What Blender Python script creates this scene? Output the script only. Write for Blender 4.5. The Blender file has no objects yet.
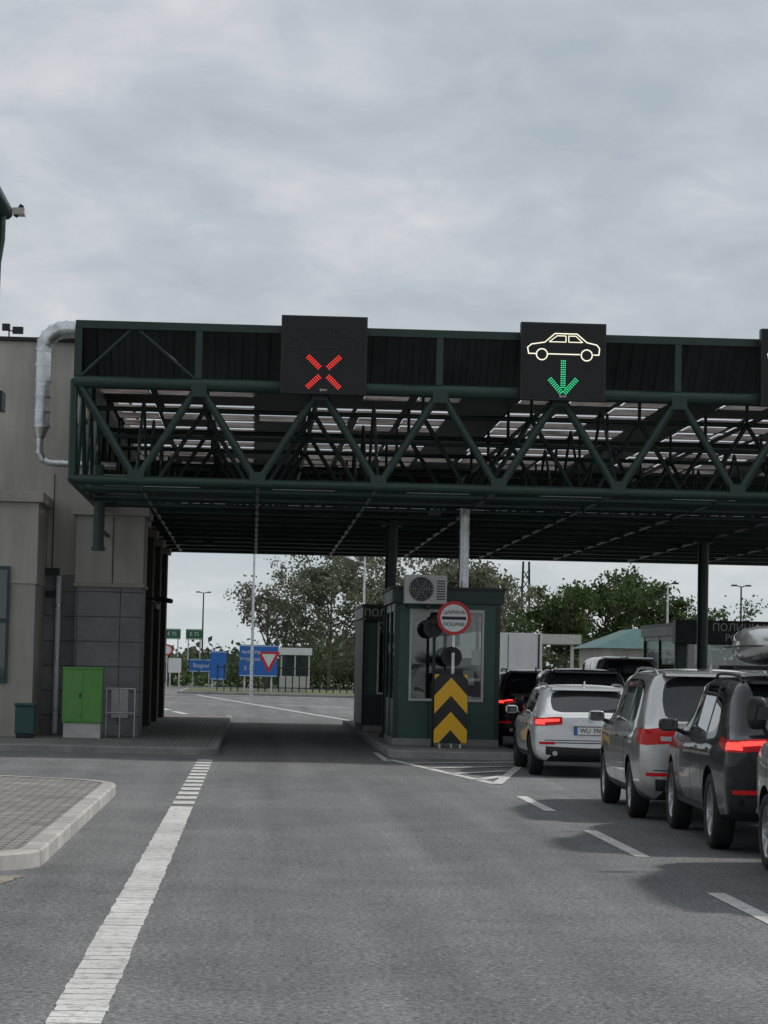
import bpy, bmesh, math, random
import numpy as np
from mathutils import Vector, Matrix
from mathutils.bvhtree import BVHTree

random.seed(7); np.random.seed(7)
scene = bpy.context.scene
COL = scene.collection

# ---------------------------------------------------------------- materials
def nt(m): return m.node_tree.nodes, m.node_tree.links
def pmat(name, col, rough=0.6, metal=0.0, coat=0.0, var=0.0, vscale=3.0, bump=0.0, bscale=40.0, spec=0.5, emit=None, estr=0.0):
    m = bpy.data.materials.new(name); m.use_nodes = True
    n, l = nt(m); b = n['Principled BSDF']
    b.inputs['Base Color'].default_value = (*col, 1)
    b.inputs['Roughness'].default_value = rough
    b.inputs['Metallic'].default_value = metal
    b.inputs['Coat Weight'].default_value = coat
    b.inputs['Coat Roughness'].default_value = 0.04
    b.inputs['Specular IOR Level'].default_value = spec
    if emit:
        b.inputs['Emission Color'].default_value = (*emit, 1)
        b.inputs['Emission Strength'].default_value = estr
    if var > 0 or bump > 0:
        tc = n.new('ShaderNodeTexCoord')
    if var > 0:
        no = n.new('ShaderNodeTexNoise'); no.inputs['Scale'].default_value = vscale; no.inputs['Detail'].default_value = 5; no.inputs['Roughness'].default_value = 0.65
        l.new(tc.outputs['Object'], no.inputs['Vector'])
        mr = n.new('ShaderNodeMapRange'); mr.inputs['From Min'].default_value = 0.3; mr.inputs['From Max'].default_value = 0.7
        mr.inputs['To Min'].default_value = 1 - var; mr.inputs['To Max'].default_value = 1 + var
        l.new(no.outputs['Fac'], mr.inputs['Value'])
        mx = n.new('ShaderNodeMix'); mx.data_type = 'RGBA'; mx.blend_type = 'MULTIPLY'; mx.inputs[0].default_value = 1
        mx.inputs[6].default_value = (*col, 1)
        l.new(mr.outputs[0], mx.inputs[7]); l.new(mx.outputs[2], b.inputs['Base Color'])
        mr2 = n.new('ShaderNodeMapRange'); mr2.inputs['To Min'].default_value = max(0, rough - 0.12); mr2.inputs['To Max'].default_value = min(1, rough + 0.12)
        l.new(no.outputs['Fac'], mr2.inputs['Value']); l.new(mr2.outputs[0], b.inputs['Roughness'])
    if bump > 0:
        nb = n.new('ShaderNodeTexNoise'); nb.inputs['Scale'].default_value = bscale; nb.inputs['Detail'].default_value = 3
        l.new(tc.outputs['Object'], nb.inputs['Vector'])
        bp = n.new('ShaderNodeBump'); bp.inputs['Strength'].default_value = bump; bp.inputs['Distance'].default_value = 0.02
        l.new(nb.outputs['Fac'], bp.inputs['Height']); l.new(bp.outputs[0], b.inputs['Normal'])
    return m

def math_node(n, l, op, a, b=None, clamp=False):
    x = n.new('ShaderNodeMath'); x.operation = op; x.use_clamp = clamp
    for i, v in enumerate([a, b]):
        if v is None: continue
        if isinstance(v, (int, float)): x.inputs[i].default_value = v
        else: l.new(v, x.inputs[i])
    return x.outputs[0]

def noise(n, l, vec, scale, detail=6, rough=0.6, dist=0.0):
    x = n.new('ShaderNodeTexNoise'); x.inputs['Scale'].default_value = scale; x.inputs['Detail'].default_value = detail
    x.inputs['Roughness'].default_value = rough; x.inputs['Distortion'].default_value = dist
    l.new(vec, x.inputs['Vector']); return x.outputs['Fac']

def mixcol(n, l, fac, a, b, mode='MIX'):
    x = n.new('ShaderNodeMix'); x.data_type = 'RGBA'; x.blend_type = mode
    if isinstance(fac, (int, float)): x.inputs[0].default_value = fac
    else: l.new(fac, x.inputs[0])
    for i, v in ((6, a), (7, b)):
        if isinstance(v, tuple): x.inputs[i].default_value = (*v, 1)
        else: l.new(v, x.inputs[i])
    return x.outputs[2]

def maprange(n, l, v, a, b, c, d):
    x = n.new('ShaderNodeMapRange'); l.new(v, x.inputs[0])
    for i, q in enumerate((a, b, c, d)): x.inputs[i + 1].default_value = q
    return x.outputs[0]

def asphalt_mat():
    m = bpy.data.materials.new('asphalt'); m.use_nodes = True; n, l = nt(m); b = n['Principled BSDF']
    tc = n.new('ShaderNodeTexCoord'); v = tc.outputs['Object']
    fine = noise(n, l, v, 26, 3, 0.9); mid = noise(n, l, v, 1.3, 5, 0.7); big = noise(n, l, v, 0.16, 3, 0.6)
    mp = n.new('ShaderNodeMapping'); mp.inputs['Scale'].default_value = (1.6, 0.06, 1); l.new(v, mp.inputs[0])
    streak = noise(n, l, mp.outputs[0], 1.0, 4, 0.6)
    base = mixcol(n, l, maprange(n, l, fine, 0.38, 0.62, 0, 1), (0.072, 0.074, 0.077), (0.245, 0.248, 0.25))
    c1 = mixcol(n, l, 1.0, base, maprange(n, l, mid, 0.3, 0.7, 0.84, 1.14), 'MULTIPLY')
    c2 = mixcol(n, l, 1.0, c1, maprange(n, l, big, 0.3, 0.7, 0.82, 1.16), 'MULTIPLY')
    c3 = mixcol(n, l, 1.0, c2, maprange(n, l, streak, 0.3, 0.7, 0.80, 1.14), 'MULTIPLY')
    vo = n.new('ShaderNodeTexVoronoi'); vo.inputs['Scale'].default_value = 16; l.new(v, vo.inputs['Vector'])
    sp = math_node(n, l, 'LESS_THAN', vo.outputs['Distance'], 0.16)
    c4 = mixcol(n, l, math_node(n, l, 'MULTIPLY', sp, 0.45), c3, (0.42, 0.42, 0.41))
    mp2 = n.new('ShaderNodeMapping'); mp2.inputs['Scale'].default_value = (0.7, 2.4, 1); mp2.inputs['Rotation'].default_value = (0, 0, 0.25); l.new(v, mp2.inputs[0])
    st = maprange(n, l, noise(n, l, mp2.outputs[0], 1.5, 6, 0.75), 0.60, 0.66, 0, 0.55)
    area = maprange(n, l, noise(n, l, v, 0.3, 2), 0.45, 0.6, 0.15, 1.0)
    c6 = mixcol(n, l, math_node(n, l, 'MULTIPLY', st, area), c4, (0.055, 0.055, 0.058))
    sx = n.new('ShaderNodeSeparateXYZ'); l.new(v, sx.inputs[0])
    c7 = c6
    for xc, wd_, k in ((0.25, .45, .88), (2.0, .45, .86), (5.3, .8, .80), (1.1, .3, .94)):
        t = math_node(n, l, 'ABSOLUTE', math_node(n, l, 'SUBTRACT', sx.outputs[0], xc))
        c7 = mixcol(n, l, 1.0, c7, maprange(n, l, t, 0.0, wd_, k, 1.0), 'MULTIPLY')
    l.new(c7, b.inputs['Base Color']); b.inputs['Roughness'].default_value = 0.9; b.inputs['Specular IOR Level'].default_value = 0.25
    bp = n.new('ShaderNodeBump'); bp.inputs['Strength'].default_value = 0.6; bp.inputs['Distance'].default_value = 0.012
    l.new(fine, bp.inputs['Height']); l.new(bp.outputs[0], b.inputs['Normal'])
    return m

def paint_mark_mat():
    m = bpy.data.materials.new('road_paint'); m.use_nodes = True; n, l = nt(m); b = n['Principled BSDF']
    tc = n.new('ShaderNodeTexCoord'); v = tc.outputs['Object']
    w = maprange(n, l, noise(n, l, v, 9, 6, 0.8), 0.50, 0.64, 0, 0.8)
    w2 = maprange(n, l, noise(n, l, v, 45, 3, 0.8), 0.56, 0.66, 0, 0.6)
    wt = math_node(n, l, 'MAXIMUM', w, w2)
    c = mixcol(n, l, wt, (0.62, 0.62, 0.60), (0.20, 0.20, 0.20))
    c = mixcol(n, l, 1.0, c, maprange(n, l, noise(n, l, v, 0.8, 4), 0.3, 0.7, 0.78, 1.08), 'MULTIPLY')
    l.new(c, b.inputs['Base Color']); b.inputs['Roughness'].default_value = 0.8
    return m

def brick_mat(name, c1, c2, mortar, bw, bh, ms=0.012, axis='z', rough=0.85):
    m = bpy.data.materials.new(name); m.use_nodes = True; n, l = nt(m); b = n['Principled BSDF']
    tc = n.new('ShaderNodeTexCoord'); sx = n.new('ShaderNodeSeparateXYZ'); l.new(tc.outputs['Object'], sx.inputs[0])
    cx = n.new('ShaderNodeCombineXYZ')
    if axis == 'z':
        l.new(sx.outputs[0], cx.inputs[0]); l.new(sx.outputs[1], cx.inputs[1])
    else:
        l.new(math_node(n, l, 'ADD', sx.outputs[0], sx.outputs[1]), cx.inputs[0]); l.new(sx.outputs[2], cx.inputs[1])
    br = n.new('ShaderNodeTexBrick'); br.inputs['Scale'].default_value = 1
    br.inputs['Brick Width'].default_value = bw; br.inputs['Row Height'].default_value = bh; br.inputs['Mortar Size'].default_value = ms
    br.inputs['Color1'].default_value = (*c1, 1); br.inputs['Color2'].default_value = (*c2, 1); br.inputs['Mortar'].default_value = (*mortar, 1)
    if axis != 'z' or bw > 100: br.offset = 0.0
    l.new(cx.outputs[0], br.inputs['Vector'])
    c = mixcol(n, l, 1.0, br.outputs['Color'], maprange(n, l, noise(n, l, tc.outputs['Object'], 1.4, 6, 0.75), 0.3, 0.7, 0.74, 1.18), 'MULTIPLY')
    l.new(c, b.inputs['Base Color']); b.inputs['Roughness'].default_value = rough
    bp = n.new('ShaderNodeBump'); bp.inputs['Strength'].default_value = 0.5; bp.inputs['Distance'].default_value = 0.01; bp.invert = True
    l.new(br.outputs['Fac'], bp.inputs['Height']); l.new(bp.outputs[0], b.inputs['Normal'])
    return m

def stucco_mat(name, col):
    m = bpy.data.materials.new(name); m.use_nodes = True; n, l = nt(m); b = n['Principled BSDF']
    tc = n.new('ShaderNodeTexCoord'); v = tc.outputs['Object']
    mp = n.new('ShaderNodeMapping'); mp.inputs['Scale'].default_value = (2.2, 2.2, 0.22); l.new(v, mp.inputs[0])
    c = mixcol(n, l, 1.0, col, maprange(n, l, noise(n, l, mp.outputs[0], 1.2, 6, 0.7), 0.3, 0.75, 1.1, 0.76), 'MULTIPLY')
    c = mixcol(n, l, 1.0, c, maprange(n, l, noise(n, l, v, 0.5, 4), 0.3, 0.7, 0.86, 1.1), 'MULTIPLY')
    l.new(c, b.inputs['Base Color']); b.inputs['Roughness'].default_value = 0.92
    bp = n.new('ShaderNodeBump'); bp.inputs['Strength'].default_value = 0.35; bp.inputs['Distance'].default_value = 0.01
    l.new(noise(n, l, v, 60, 2), bp.inputs['Height']); l.new(bp.outputs[0], b.inputs['Normal'])
    return m

def leaf_mat(name, a, b_, tr=0.3):
    m = bpy.data.materials.new(name); m.use_nodes = True; n, l = nt(m); n.remove(n['Principled BSDF'])
    b = n.new('ShaderNodeBsdfDiffuse')
    tc = n.new('ShaderNodeTexCoord'); v = tc.outputs['Object']
    c = mixcol(n, l, maprange(n, l, noise(n, l, v, 1.1, 3, 0.7), 0.32, 0.68, 0, 1), a, b_)
    l.new(c, b.inputs['Color'])
    t = n.new('ShaderNodeBsdfTranslucent'); l.new(c, t.inputs[0])
    ms = n.new('ShaderNodeMixShader'); ms.inputs[0].default_value = tr
    l.new(b.outputs[0], ms.inputs[1]); l.new(t.outputs[0], ms.inputs[2]); l.new(ms.outputs[0], n['Material Output'].inputs[0])
    return m

def chevron_mat():
    m = bpy.data.materials.new('chevron_paint'); m.use_nodes = True; n, l = nt(m); b = n['Principled BSDF']
    tc = n.new('ShaderNodeTexCoord'); s = n.new('ShaderNodeSeparateXYZ'); l.new(tc.outputs['Object'], s.inputs[0])
    ax = math_node(n, l, 'ABSOLUTE', s.outputs[0])
    t = math_node(n, l, 'ADD', s.outputs[2], math_node(n, l, 'MULTIPLY', ax, 1.1))
    t = math_node(n, l, 'FRACT', math_node(n, l, 'DIVIDE', math_node(n, l, 'ADD', t, 9.96), 0.66))
    f = math_node(n, l, 'GREATER_THAN', t, 0.47)
    c = mixcol(n, l, f, (0.012, 0.012, 0.013), (0.85, 0.46, 0.015))
    l.new(c, b.inputs['Base Color']); b.inputs['Roughness'].default_value = 0.4
    return m

def glass_mat(name, tint=(0.02, 0.024, 0.026), rough=0.03, transp=0.0, spec=0.7):
    m = bpy.data.materials.new(name); m.use_nodes = True; n, l = nt(m); b = n['Principled BSDF']
    b.inputs['Base Color'].default_value = (*tint, 1); b.inputs['Roughness'].default_value = rough
    b.inputs['Specular IOR Level'].default_value = spec; b.inputs['Coat Weight'].default_value = 0.5; b.inputs['Coat Roughness'].default_value = 0.02
    if transp > 0:
        gl = n.new('ShaderNodeBsdfGlossy'); gl.inputs['Roughness'].default_value = 0.02
        tr = n.new('ShaderNodeBsdfTransparent'); tr.inputs[0].default_value = (0.58, 0.64, 0.62, 1)
        ms = n.new('ShaderNodeMixShader'); ms.inputs[0].default_value = 1 - transp
        l.new(tr.outputs[0], ms.inputs[1]); l.new(gl.outputs[0], ms.inputs[2]); l.new(ms.outputs[0], n['Material Output'].inputs[0])
    return m

M = {}
M['asphalt'] = asphalt_mat()
M['paint'] = paint_mark_mat()
M['pavers'] = brick_mat('grey_pavers', (0.31, 0.295, 0.275), (0.20, 0.19, 0.18), (0.08, 0.076, 0.072), 0.24, 0.12, 0.014)
M['pavers_y'] = brick_mat('sand_pavers', (0.36, 0.33, 0.27), (0.27, 0.245, 0.20), (0.12, 0.11, 0.09), 0.3, 0.16, 0.014)
M['kerb'] = brick_mat('kerb_stone', (0.44, 0.43, 0.405), (0.35, 0.34, 0.325), (0.12, 0.12, 0.115), 10000.0, 0.8, 0.014)
M['kerbd'] = pmat('kerb_concrete', (0.25, 0.245, 0.235), 0.9, var=0.25, vscale=2, bump=0.4)
M['grass'] = pmat('dry_grass', (0.085, 0.10, 0.045), 0.95, var=0.4, vscale=0.15, bump=0.6, bscale=3)
M['green'] = pmat('green_steel', (0.009, 0.033, 0.026), 0.42, var=0.25, vscale=1.5)
M['greenb'] = pmat('green_panel', (0.024, 0.080, 0.062), 0.38, var=0.2, vscale=1.2)
M['dark'] = pmat('dark_metal', (0.012, 0.015, 0.016), 0.5, var=0.2, vscale=2)
M['deck'] = pmat('roof_deck', (0.034, 0.040, 0.040), 0.5, var=0.35, vscale=0.7)
M['black'] = pmat('black_plastic', (0.012, 0.012, 0.013), 0.5)
M['blackled'] = pmat('led_face', (0.006, 0.007, 0.008), 0.6, var=0.1)
M['zinc'] = pmat('galvanised_steel', (0.58, 0.60, 0.62), 0.30, metal=0.9, var=0.3, vscale=5)
M['stucco'] = stucco_mat('beige_stucco', (0.40, 0.375, 0.33))
M['stucco2'] = stucco_mat('light_stucco', (0.46, 0.435, 0.39))
M['tile'] = brick_mat('grey_wall_tiles', (0.235, 0.24, 0.245), (0.20, 0.205, 0.21), (0.08, 0.08, 0.082), 0.9, 0.52, 0.012, axis='w', rough=0.6)
M['brown'] = stucco_mat('dark_stone', (0.085, 0.078, 0.07))
M['white'] = pmat('white_paint', (0.72, 0.73, 0.73), 0.45, var=0.08, vscale=2)
M['offwhite'] = pmat('offwhite_metal', (0.52, 0.51, 0.49), 0.5, var=0.15, vscale=4)
M['ggreen'] = pmat('bright_green_panel', (0.10, 0.30, 0.065), 0.5, var=0.15, vscale=3)
M['teal'] = pmat('teal_metal', (0.022, 0.075, 0.075), 0.45, var=0.15, vscale=2)
M['tealroof'] = pmat('teal_roof', (0.045, 0.12, 0.11), 0.5, var=0.15, vscale=1)
M['bark'] = pmat('bark', (0.11, 0.095, 0.075), 0.95, var=0.3, vscale=3)
M['leafL'] = leaf_mat('leaves_pale', (0.10, 0.113, 0.072), (0.21, 0.22, 0.16), 0.35)
M['leafD'] = leaf_mat('leaves_dark', (0.042, 0.072, 0.032), (0.11, 0.15, 0.062), 0.35)
M['leafF'] = leaf_mat('leaves_far', (0.06, 0.08, 0.05), (0.11, 0.13, 0.08), 0.2)
M['chev'] = chevron_mat()
M['glass'] = glass_mat('car_glass', (0.012, 0.014, 0.016), 0.03, 0.0, 0.6)
M['bglass'] = glass_mat('booth_glass', transp=0.86)
M['wglass'] = glass_mat('window_glass', (0.03, 0.045, 0.05), 0.05)
M['red'] = pmat('sign_red', (0.58, 0.02, 0.02), 0.4)
M['blue'] = pmat('sign_blue', (0.02, 0.14, 0.48), 0.4)
M['sgreen'] = pmat('sign_green', (0.01, 0.13, 0.07), 0.4)
M['ledred'] = pmat('led_red', (0.3, 0.01, 0.01), 0.5, emit=(1.0, 0.045, 0.035), estr=1.3)
M['ledgreen'] = pmat('led_green', (0.01, 0.3, 0.1), 0.5, emit=(0.04, 0.82, 0.33), estr=1.0)
M['ledwhite'] = pmat('led_white', (0.6, 0.6, 0.5), 0.5, emit=(1.0, 0.93, 0.72), estr=1.0)
M['ledoff'] = pmat('led_off', (0.05, 0.055, 0.055), 0.5)
M['tyre'] = pmat('tyre_rubber', (0.016, 0.016, 0.017), 0.8, bump=0.2, bscale=60)
M['rim'] = pmat('alloy', (0.42, 0.43, 0.44), 0.3, metal=0.85)
M['rimd'] = pmat('alloy_dark', (0.05, 0.05, 0.055), 0.35, metal=0.7)
M['tail'] = pmat('tail_lens', (0.30, 0.004, 0.006), 0.25, coat=0.3, spec=0.25, emit=(0.8, 0.006, 0.008), estr=0.10)
M['brake'] = pmat('brake_lamp', (0.6, 0.02, 0.01), 0.3, emit=(1.0, 0.05, 0.04), estr=2.0)
M['lens'] = pmat('clear_lens', (0.5, 0.5, 0.5), 0.08, coat=1.0)
M['plate'] = pmat('number_plate', (0.72, 0.72, 0.70), 0.4)
M['seam'] = pmat('seam', (0.006, 0.006, 0.006), 0.8)
def carpaint(name, c, metal=0.0, rough=0.3, coat=1.0, spec=0.5):
    return pmat(name, c, rough, metal=metal, coat=coat, var=0.07, vscale=3, spec=spec)
M['cwhite'] = carpaint('car_white', (0.70, 0.71, 0.72))
M['csilver'] = carpaint('car_silver', (0.55, 0.55, 0.545), 0.75, 0.30)
M['cbeige'] = carpaint('car_champagne', (0.50, 0.49, 0.47), 0.7, 0.32)
M['cblack'] = carpaint('car_black', (0.005, 0.006, 0.010), 0.0, 0.25, 0.55, 0.3)
M['cdkred'] = carpaint('car_maroon', (0.014, 0.005, 0.008), 0.0, 0.3, 0.6, 0.3)
M['cgrey'] = carpaint('car_grey', (0.22, 0.23, 0.23), 0.4)

def trans_mat():
    m = bpy.data.materials.new('translucent_rooflight'); m.use_nodes = True; n, l = nt(m); n.remove(n['Principled BSDF'])
    b = n.new('ShaderNodeBsdfDiffuse')
    tc = n.new('ShaderNodeTexCoord')
    c = mixcol(n, l, maprange(n, l, noise(n, l, tc.outputs['Object'], 0.8, 5, 0.75), 0.36, 0.64, 0, 1), (0.055, 0.048, 0.048), (0.185, 0.165, 0.163))
    l.new(c, b.inputs['Color'])
    t = n.new('ShaderNodeBsdfTranslucent'); l.new(c, t.inputs[0])
    ms = n.new('ShaderNodeMixShader'); ms.inputs[0].default_value = 0.7
    l.new(b.outputs[0], ms.inputs[1]); l.new(t.outputs[0], ms.inputs[2]); l.new(ms.outputs[0], n['Material Output'].inputs[0])
    return m
M['rooflight'] = trans_mat()

# ---------------------------------------------------------------- mesh builder
class MB:
    def __init__(s): s.v = []; s.f = []; s.m = []; s.sm = []; s.mats = []
    def mi(s, k):
        if k not in s.mats: s.mats.append(k)
        return s.mats.index(k)
    def add(s, vs, fs, k, smooth=False):
        o = len(s.v); s.v += [tuple(p) for p in vs]; i = s.mi(k)
        for f in fs: s.f.append(tuple(o + q for q in f)); s.m.append(i); s.sm.append(smooth)
    def hexa(s, p, k): s.add(p, [(0, 3, 2, 1), (4, 5, 6, 7), (0, 1, 5, 4), (1, 2, 6, 5), (2, 3, 7, 6), (3, 0, 4, 7)], k)
    def box(s, x0, x1, y0, y1, z0, z1, k):
        s.hexa([(x0, y0, z0), (x1, y0, z0), (x1, y1, z0), (x0, y1, z0), (x0, y0, z1), (x1, y0, z1), (x1, y1, z1), (x0, y1, z1)], k)
    def quad(s, p, k): s.add(p, [tuple(range(len(p)))], k)
    def cyl(s, a, b, r, k, n=10, r2=None):
        a = Vector(a); b = Vector(b); d = (b - a)
        if d.length < 1e-6: return
        d.normalize(); u = d.orthogonal().normalized(); w = d.cross(u); r2 = r if r2 is None else r2
        vs = []
        for i in range(n):
            t = 2 * math.pi * i / n; q = u * math.cos(t) + w * math.sin(t)
            vs.append(a + q * r); vs.append(b + q * r2)
        fs = [(2 * i, 2 * ((i + 1) % n), 2 * ((i + 1) % n) + 1, 2 * i + 1) for i in range(n)]
        s.add(vs, fs, k, True)
        s.add([vs[2 * i] for i in range(n)], [tuple(range(n - 1, -1, -1))], k)
        s.add([vs[2 * i + 1] for i in range(n)], [tuple(range(n))], k)
    def tube(s, pts, r, k, n=10):
        for a, b in zip(pts[:-1], pts[1:]): s.cyl(a, b, r, k, n)
        for p in pts[1:-1]: s.ball(p, r * 1.0, k)
    def ball(s, c, r, k, nu=10, nv=6, sc=(1, 1, 1), pw=1.0):
        vs = []; fs = []
        sg = lambda v: (abs(v) ** pw) * (1 if v >= 0 else -1)
        for j in range(nv + 1):
            ph = math.pi * j / nv
            for i in range(nu):
                t = 2 * math.pi * i / nu
                vs.append((c[0] + sc[0] * r * sg(math.sin(ph)) * sg(math.cos(t)), c[1] + sc[1] * r * sg(math.sin(ph)) * sg(math.sin(t)), c[2] + sc[2] * r * sg(math.cos(ph))))
        for j in range(nv):
            for i in range(nu):
                fs.append((j * nu + i, (j + 1) * nu + i, (j + 1) * nu + (i + 1) % nu, j * nu + (i + 1) % nu))
        s.add(vs, fs, k, True)
    def lathe_x(s, c, prof, k, n=32, side=1, smooth=True):
        vs = []; fs = []
        for (dx, r) in prof:
            for i in range(n):
                t = 2 * math.pi * i / n
                vs.append((c[0] + dx * side, c[1] + r * math.cos(t), c[2] + r * math.sin(t)))
        for j in range(len(prof) - 1):
            for i in range(n):
                fs.append((j * n + i, j * n + (i + 1) % n, (j + 1) * n + (i + 1) % n, (j + 1) * n + i))
        s.add(vs, fs, k, smooth)
    def build(s, name, parent=None, bevel=0.0, loc=None):
        me = bpy.data.meshes.new(name); me.from_pydata(s.v, [], s.f)
        for k in s.mats: me.materials.append(M[k])
        me.polygons.foreach_set('material_index', s.m); me.polygons.foreach_set('use_smooth', s.sm)
        me.update()
        o = bpy.data.objects.new(name, me); COL.objects.link(o)
        if loc: o.location = loc
        if parent: o.parent = parent
        if bevel > 0:
            b = o.modifiers.new('bevel', 'BEVEL'); b.width = bevel; b.segments = 2; b.limit_method = 'ANGLE'; b.angle_limit = math.radians(50)
        return o

def empty(name, loc=(0, 0, 0), yaw=0):
    e = bpy.data.objects.new(name, None); e.location = loc; e.rotation_euler = (0, 0, yaw); e.empty_display_size = 0.3
    COL.objects.link(e); return e

def text(body, size, loc, k, parent, name='lettering', align='CENTER', rz=0.0, sx=1.0):
    c = bpy.data.curves.new(name, 'FONT'); c.body = body; c.size = size; c.align_x = align; c.align_y = 'CENTER'; c.extrude = 0.003
    c.materials.append(M[k]); o = bpy.data.objects.new(name, c); COL.objects.link(o)
    o.location = loc; o.rotation_euler = (math.radians(90), 0, rz); o.scale = (sx, 1, 1); o.parent = parent; return o

# ---------------------------------------------------------------- ground
def sheet(name, pts, z, k):
    mb = MB(); mb.quad([(x, y, z) for x, y in pts], k); return mb.build(name)
sheet('ground', [(-1500, -300), (1500, -300), (1500, 3000), (-1500, 3000)], -0.01, 'grass')
sheet('road', [(-60, -30), (70, -30), (70, 175), (-60, 175)], 0.0, 'asphalt')

mk = MB()
Z = 0.005
def mrect(x0, x1, y0, y1): mk.quad([(x0, y0, Z), (x1, y0, Z), (x1, y1, Z), (x0, y1, Z)], 'paint')
def mline(a, b, w, z=Z):
    a = Vector((*a, z)); b = Vector((*b, z)); d = (b - a).normalized(); p = Vector((-d.y, d.x, 0)) * w / 2
    mk.quad([a + p, a - p, b - p, b + p], 'paint')
y = 2.0
while y < 28.2:
    j = random.uniform(-0.006, 0.006)
    mrect(-0.93 + j, -0.67 + j, y, y + 0.20 - random.uniform(.005, .02)); y += 0.20
y = 28.9
while y < 42.5:
    mrect(-0.93, -0.67, y, y + 0.62); y += 1.05
for a, b in ((1.8, 5.1), (8.5, 11.8), (15.2, 18.5), (22.0, 25.4), (28.8, 32.0)):
    mrect(3.53, 3.67, a, b)
for a, b in ((8.5, 11.8), (15.2, 18.5), (22.0, 25.4), (28.8, 32.0), (35.5, 39)):
    mrect(7.5, 7.64, a, b)
A = (2.5, 43.7); B = (4.85, 43.7); T = (3.6, 35.2)
mline(A, T, 0.15); mline(T, (5.0, 43.9), 0.15, .009)
for t in (0.2, 0.42, 0.64, 0.86):
    pa = (A[0] + (T[0] - A[0]) * t, A[1] + (T[1] - A[1]) * t)
    t2 = max(0.0, t - 0.17); pb = (B[0] + (T[0] - B[0]) * t2, B[1] + (T[1] - B[1]) * t2)
    mline(pa, pb, 0.22, .013)
mrect(2.36, 2.48, 43.0, 47.0)
for i in range(7):
    t = i / 7; t2 = t + 0.09
    P = lambda q: (-6.5 + 5.4 * q, 112 - 42 * q)
    mline(P(t), P(t2), 0.25)
mline((-2.9, 124), (3.2, 71.5), 0.2, .009); mline((-9, 90), (-0.9, 71), 0.2, .013)
mline((-12, 135), (12, 112), 0.25, .017); mline((1, 100), (9, 85), 0.2)
mk.build('road_markings')

def slab(name, outline, h, kt, kk, kw=0.16, z0=0.0):
    n = len(outline); P = [Vector((x, y)) for x, y in outline]
    inner = []
    for i in range(n):
        a = P[i - 1]; b = P[i]; c = P[(i + 1) % n]
        d1 = (b - a).normalized(); d2 = (c - b).normalized()
        n1 = Vector((-d1.y, d1.x)); n2 = Vector((-d2.y, d2.x)); q = (n1 + n2).normalized()
        inner.append(b + q * kw / max(0.4, q.dot(n1)))
    mb = MB()
    ch = 0.02
    for i in range(n):
        j = (i + 1) % n; a = P[i]; b = P[j]; ia = inner[i]; ib = inner[j]
        ca = a + (ia - a) * (ch / kw); cb = b + (ib - b) * (ch / kw)
        mb.quad([(a.x, a.y, z0), (b.x, b.y, z0), (b.x, b.y, h - ch), (a.x, a.y, h - ch)], kk)
        mb.quad([(a.x, a.y, h - ch), (b.x, b.y, h - ch), (cb.x, cb.y, h), (ca.x, ca.y, h)], kk)
        mb.quad([(ca.x, ca.y, h), (cb.x, cb.y, h), (ib.x, ib.y, h), (ia.x, ia.y, h)], kk)
    mb.quad([(p.x, p.y, h - 0.006) for p in inner], kt)
    return mb.build(name)
def arc(cx, cy, r, a0, a1, n=10):
    return [(cx + r * math.cos(math.radians(a0 + (a1 - a0) * i / n)), cy + r * math.sin(math.radians(a0 + (a1 - a0) * i / n))) for i in range(n + 1)]
slab('paved_island', [(-14, 19.2)] + arc(-2.6, 20.1, 0.9, -90, 0) + arc(-3.2, 30.6, 1.5, 0, 62) + [(-5.0, 33.2), (-14, 35)], 0.14, 'pavers', 'kerb', 0.17)
sheet('pavement', [(-14, 10.0), (-3.2, 10.0), (-1.74, 19.0), (-14, 19.15)], 0.006, 'pavers_y')
slab('sidewalk', [(-20, 45.6), (-2.0, 44.2)] + arc(-1.1, 44.6, 0.48, -90, 0, 6) + [(-0.62, 72)] + [(-20, 72)], 0.13, 'pavers', 'kerbd', 0.15)
slab('kerb_island', [(2.55, 44.9)] + [(2.8, 44.5), (4.8, 44.5), (5.05, 44.9), (5.05, 68), (2.55, 68)], 0.14, 'kerbd', 'kerbd', 0.15)
slab('kerb_island', [(10.3, 46.5), (14.8, 46.5), (14.8, 68), (10.3, 68)], 0.14, 'kerbd', 'kerbd', 0.15)
slab('grass_verge', [(-4, 128), (14, 120), (40, 118), (40, 150), (-4, 146)], 0.13, 'grass', 'kerbd', 0.2)

# ---------------------------------------------------------------- canopy
CY0, CY1 = 43.0, 69.6
ZB, ZM, ZT = 4.91, 6.66, 7.70
ZR = 7.30
XL, XR = -3.33, 20.6
can = empty('border_canopy')
g = MB()
g.cyl((XL, CY0, ZM), (XR, CY0, ZM), 0.115, 'green', 12)
g.cyl((XL, CY0, ZB), (XR, CY0, ZB), 0.085, 'green', 12)
g.box(XL, XR, CY0 - 0.06, CY0 + 0.06, ZT - 0.07, ZT + 0.07, 'green')
posts = [XL + 0.06] + [-1.12 + 4.34 * i for i in range(6)]
for x in posts:
    g.box(x - 0.06, x + 0.06, CY0 - 0.05, CY0 + 0.05, ZM + 0.11, ZT - 0.072, 'green')
g.cyl((XL + 0.1, CY0, ZM + 0.1), (-2.35, CY0, ZT - 0.08), 0.035, 'green')
g.cyl((-2.2, CY0, ZT - 0.08), (-1.17, CY0, ZM + 0.1), 0.035, 'green')
NY = 13; dY = (CY1 - CY0) / (NY - 1)
topn = [-3.27 + 2.17 * k for k in range(12)]
botn = [-2.185 + 2.17 * k for k in range(11)]
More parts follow.
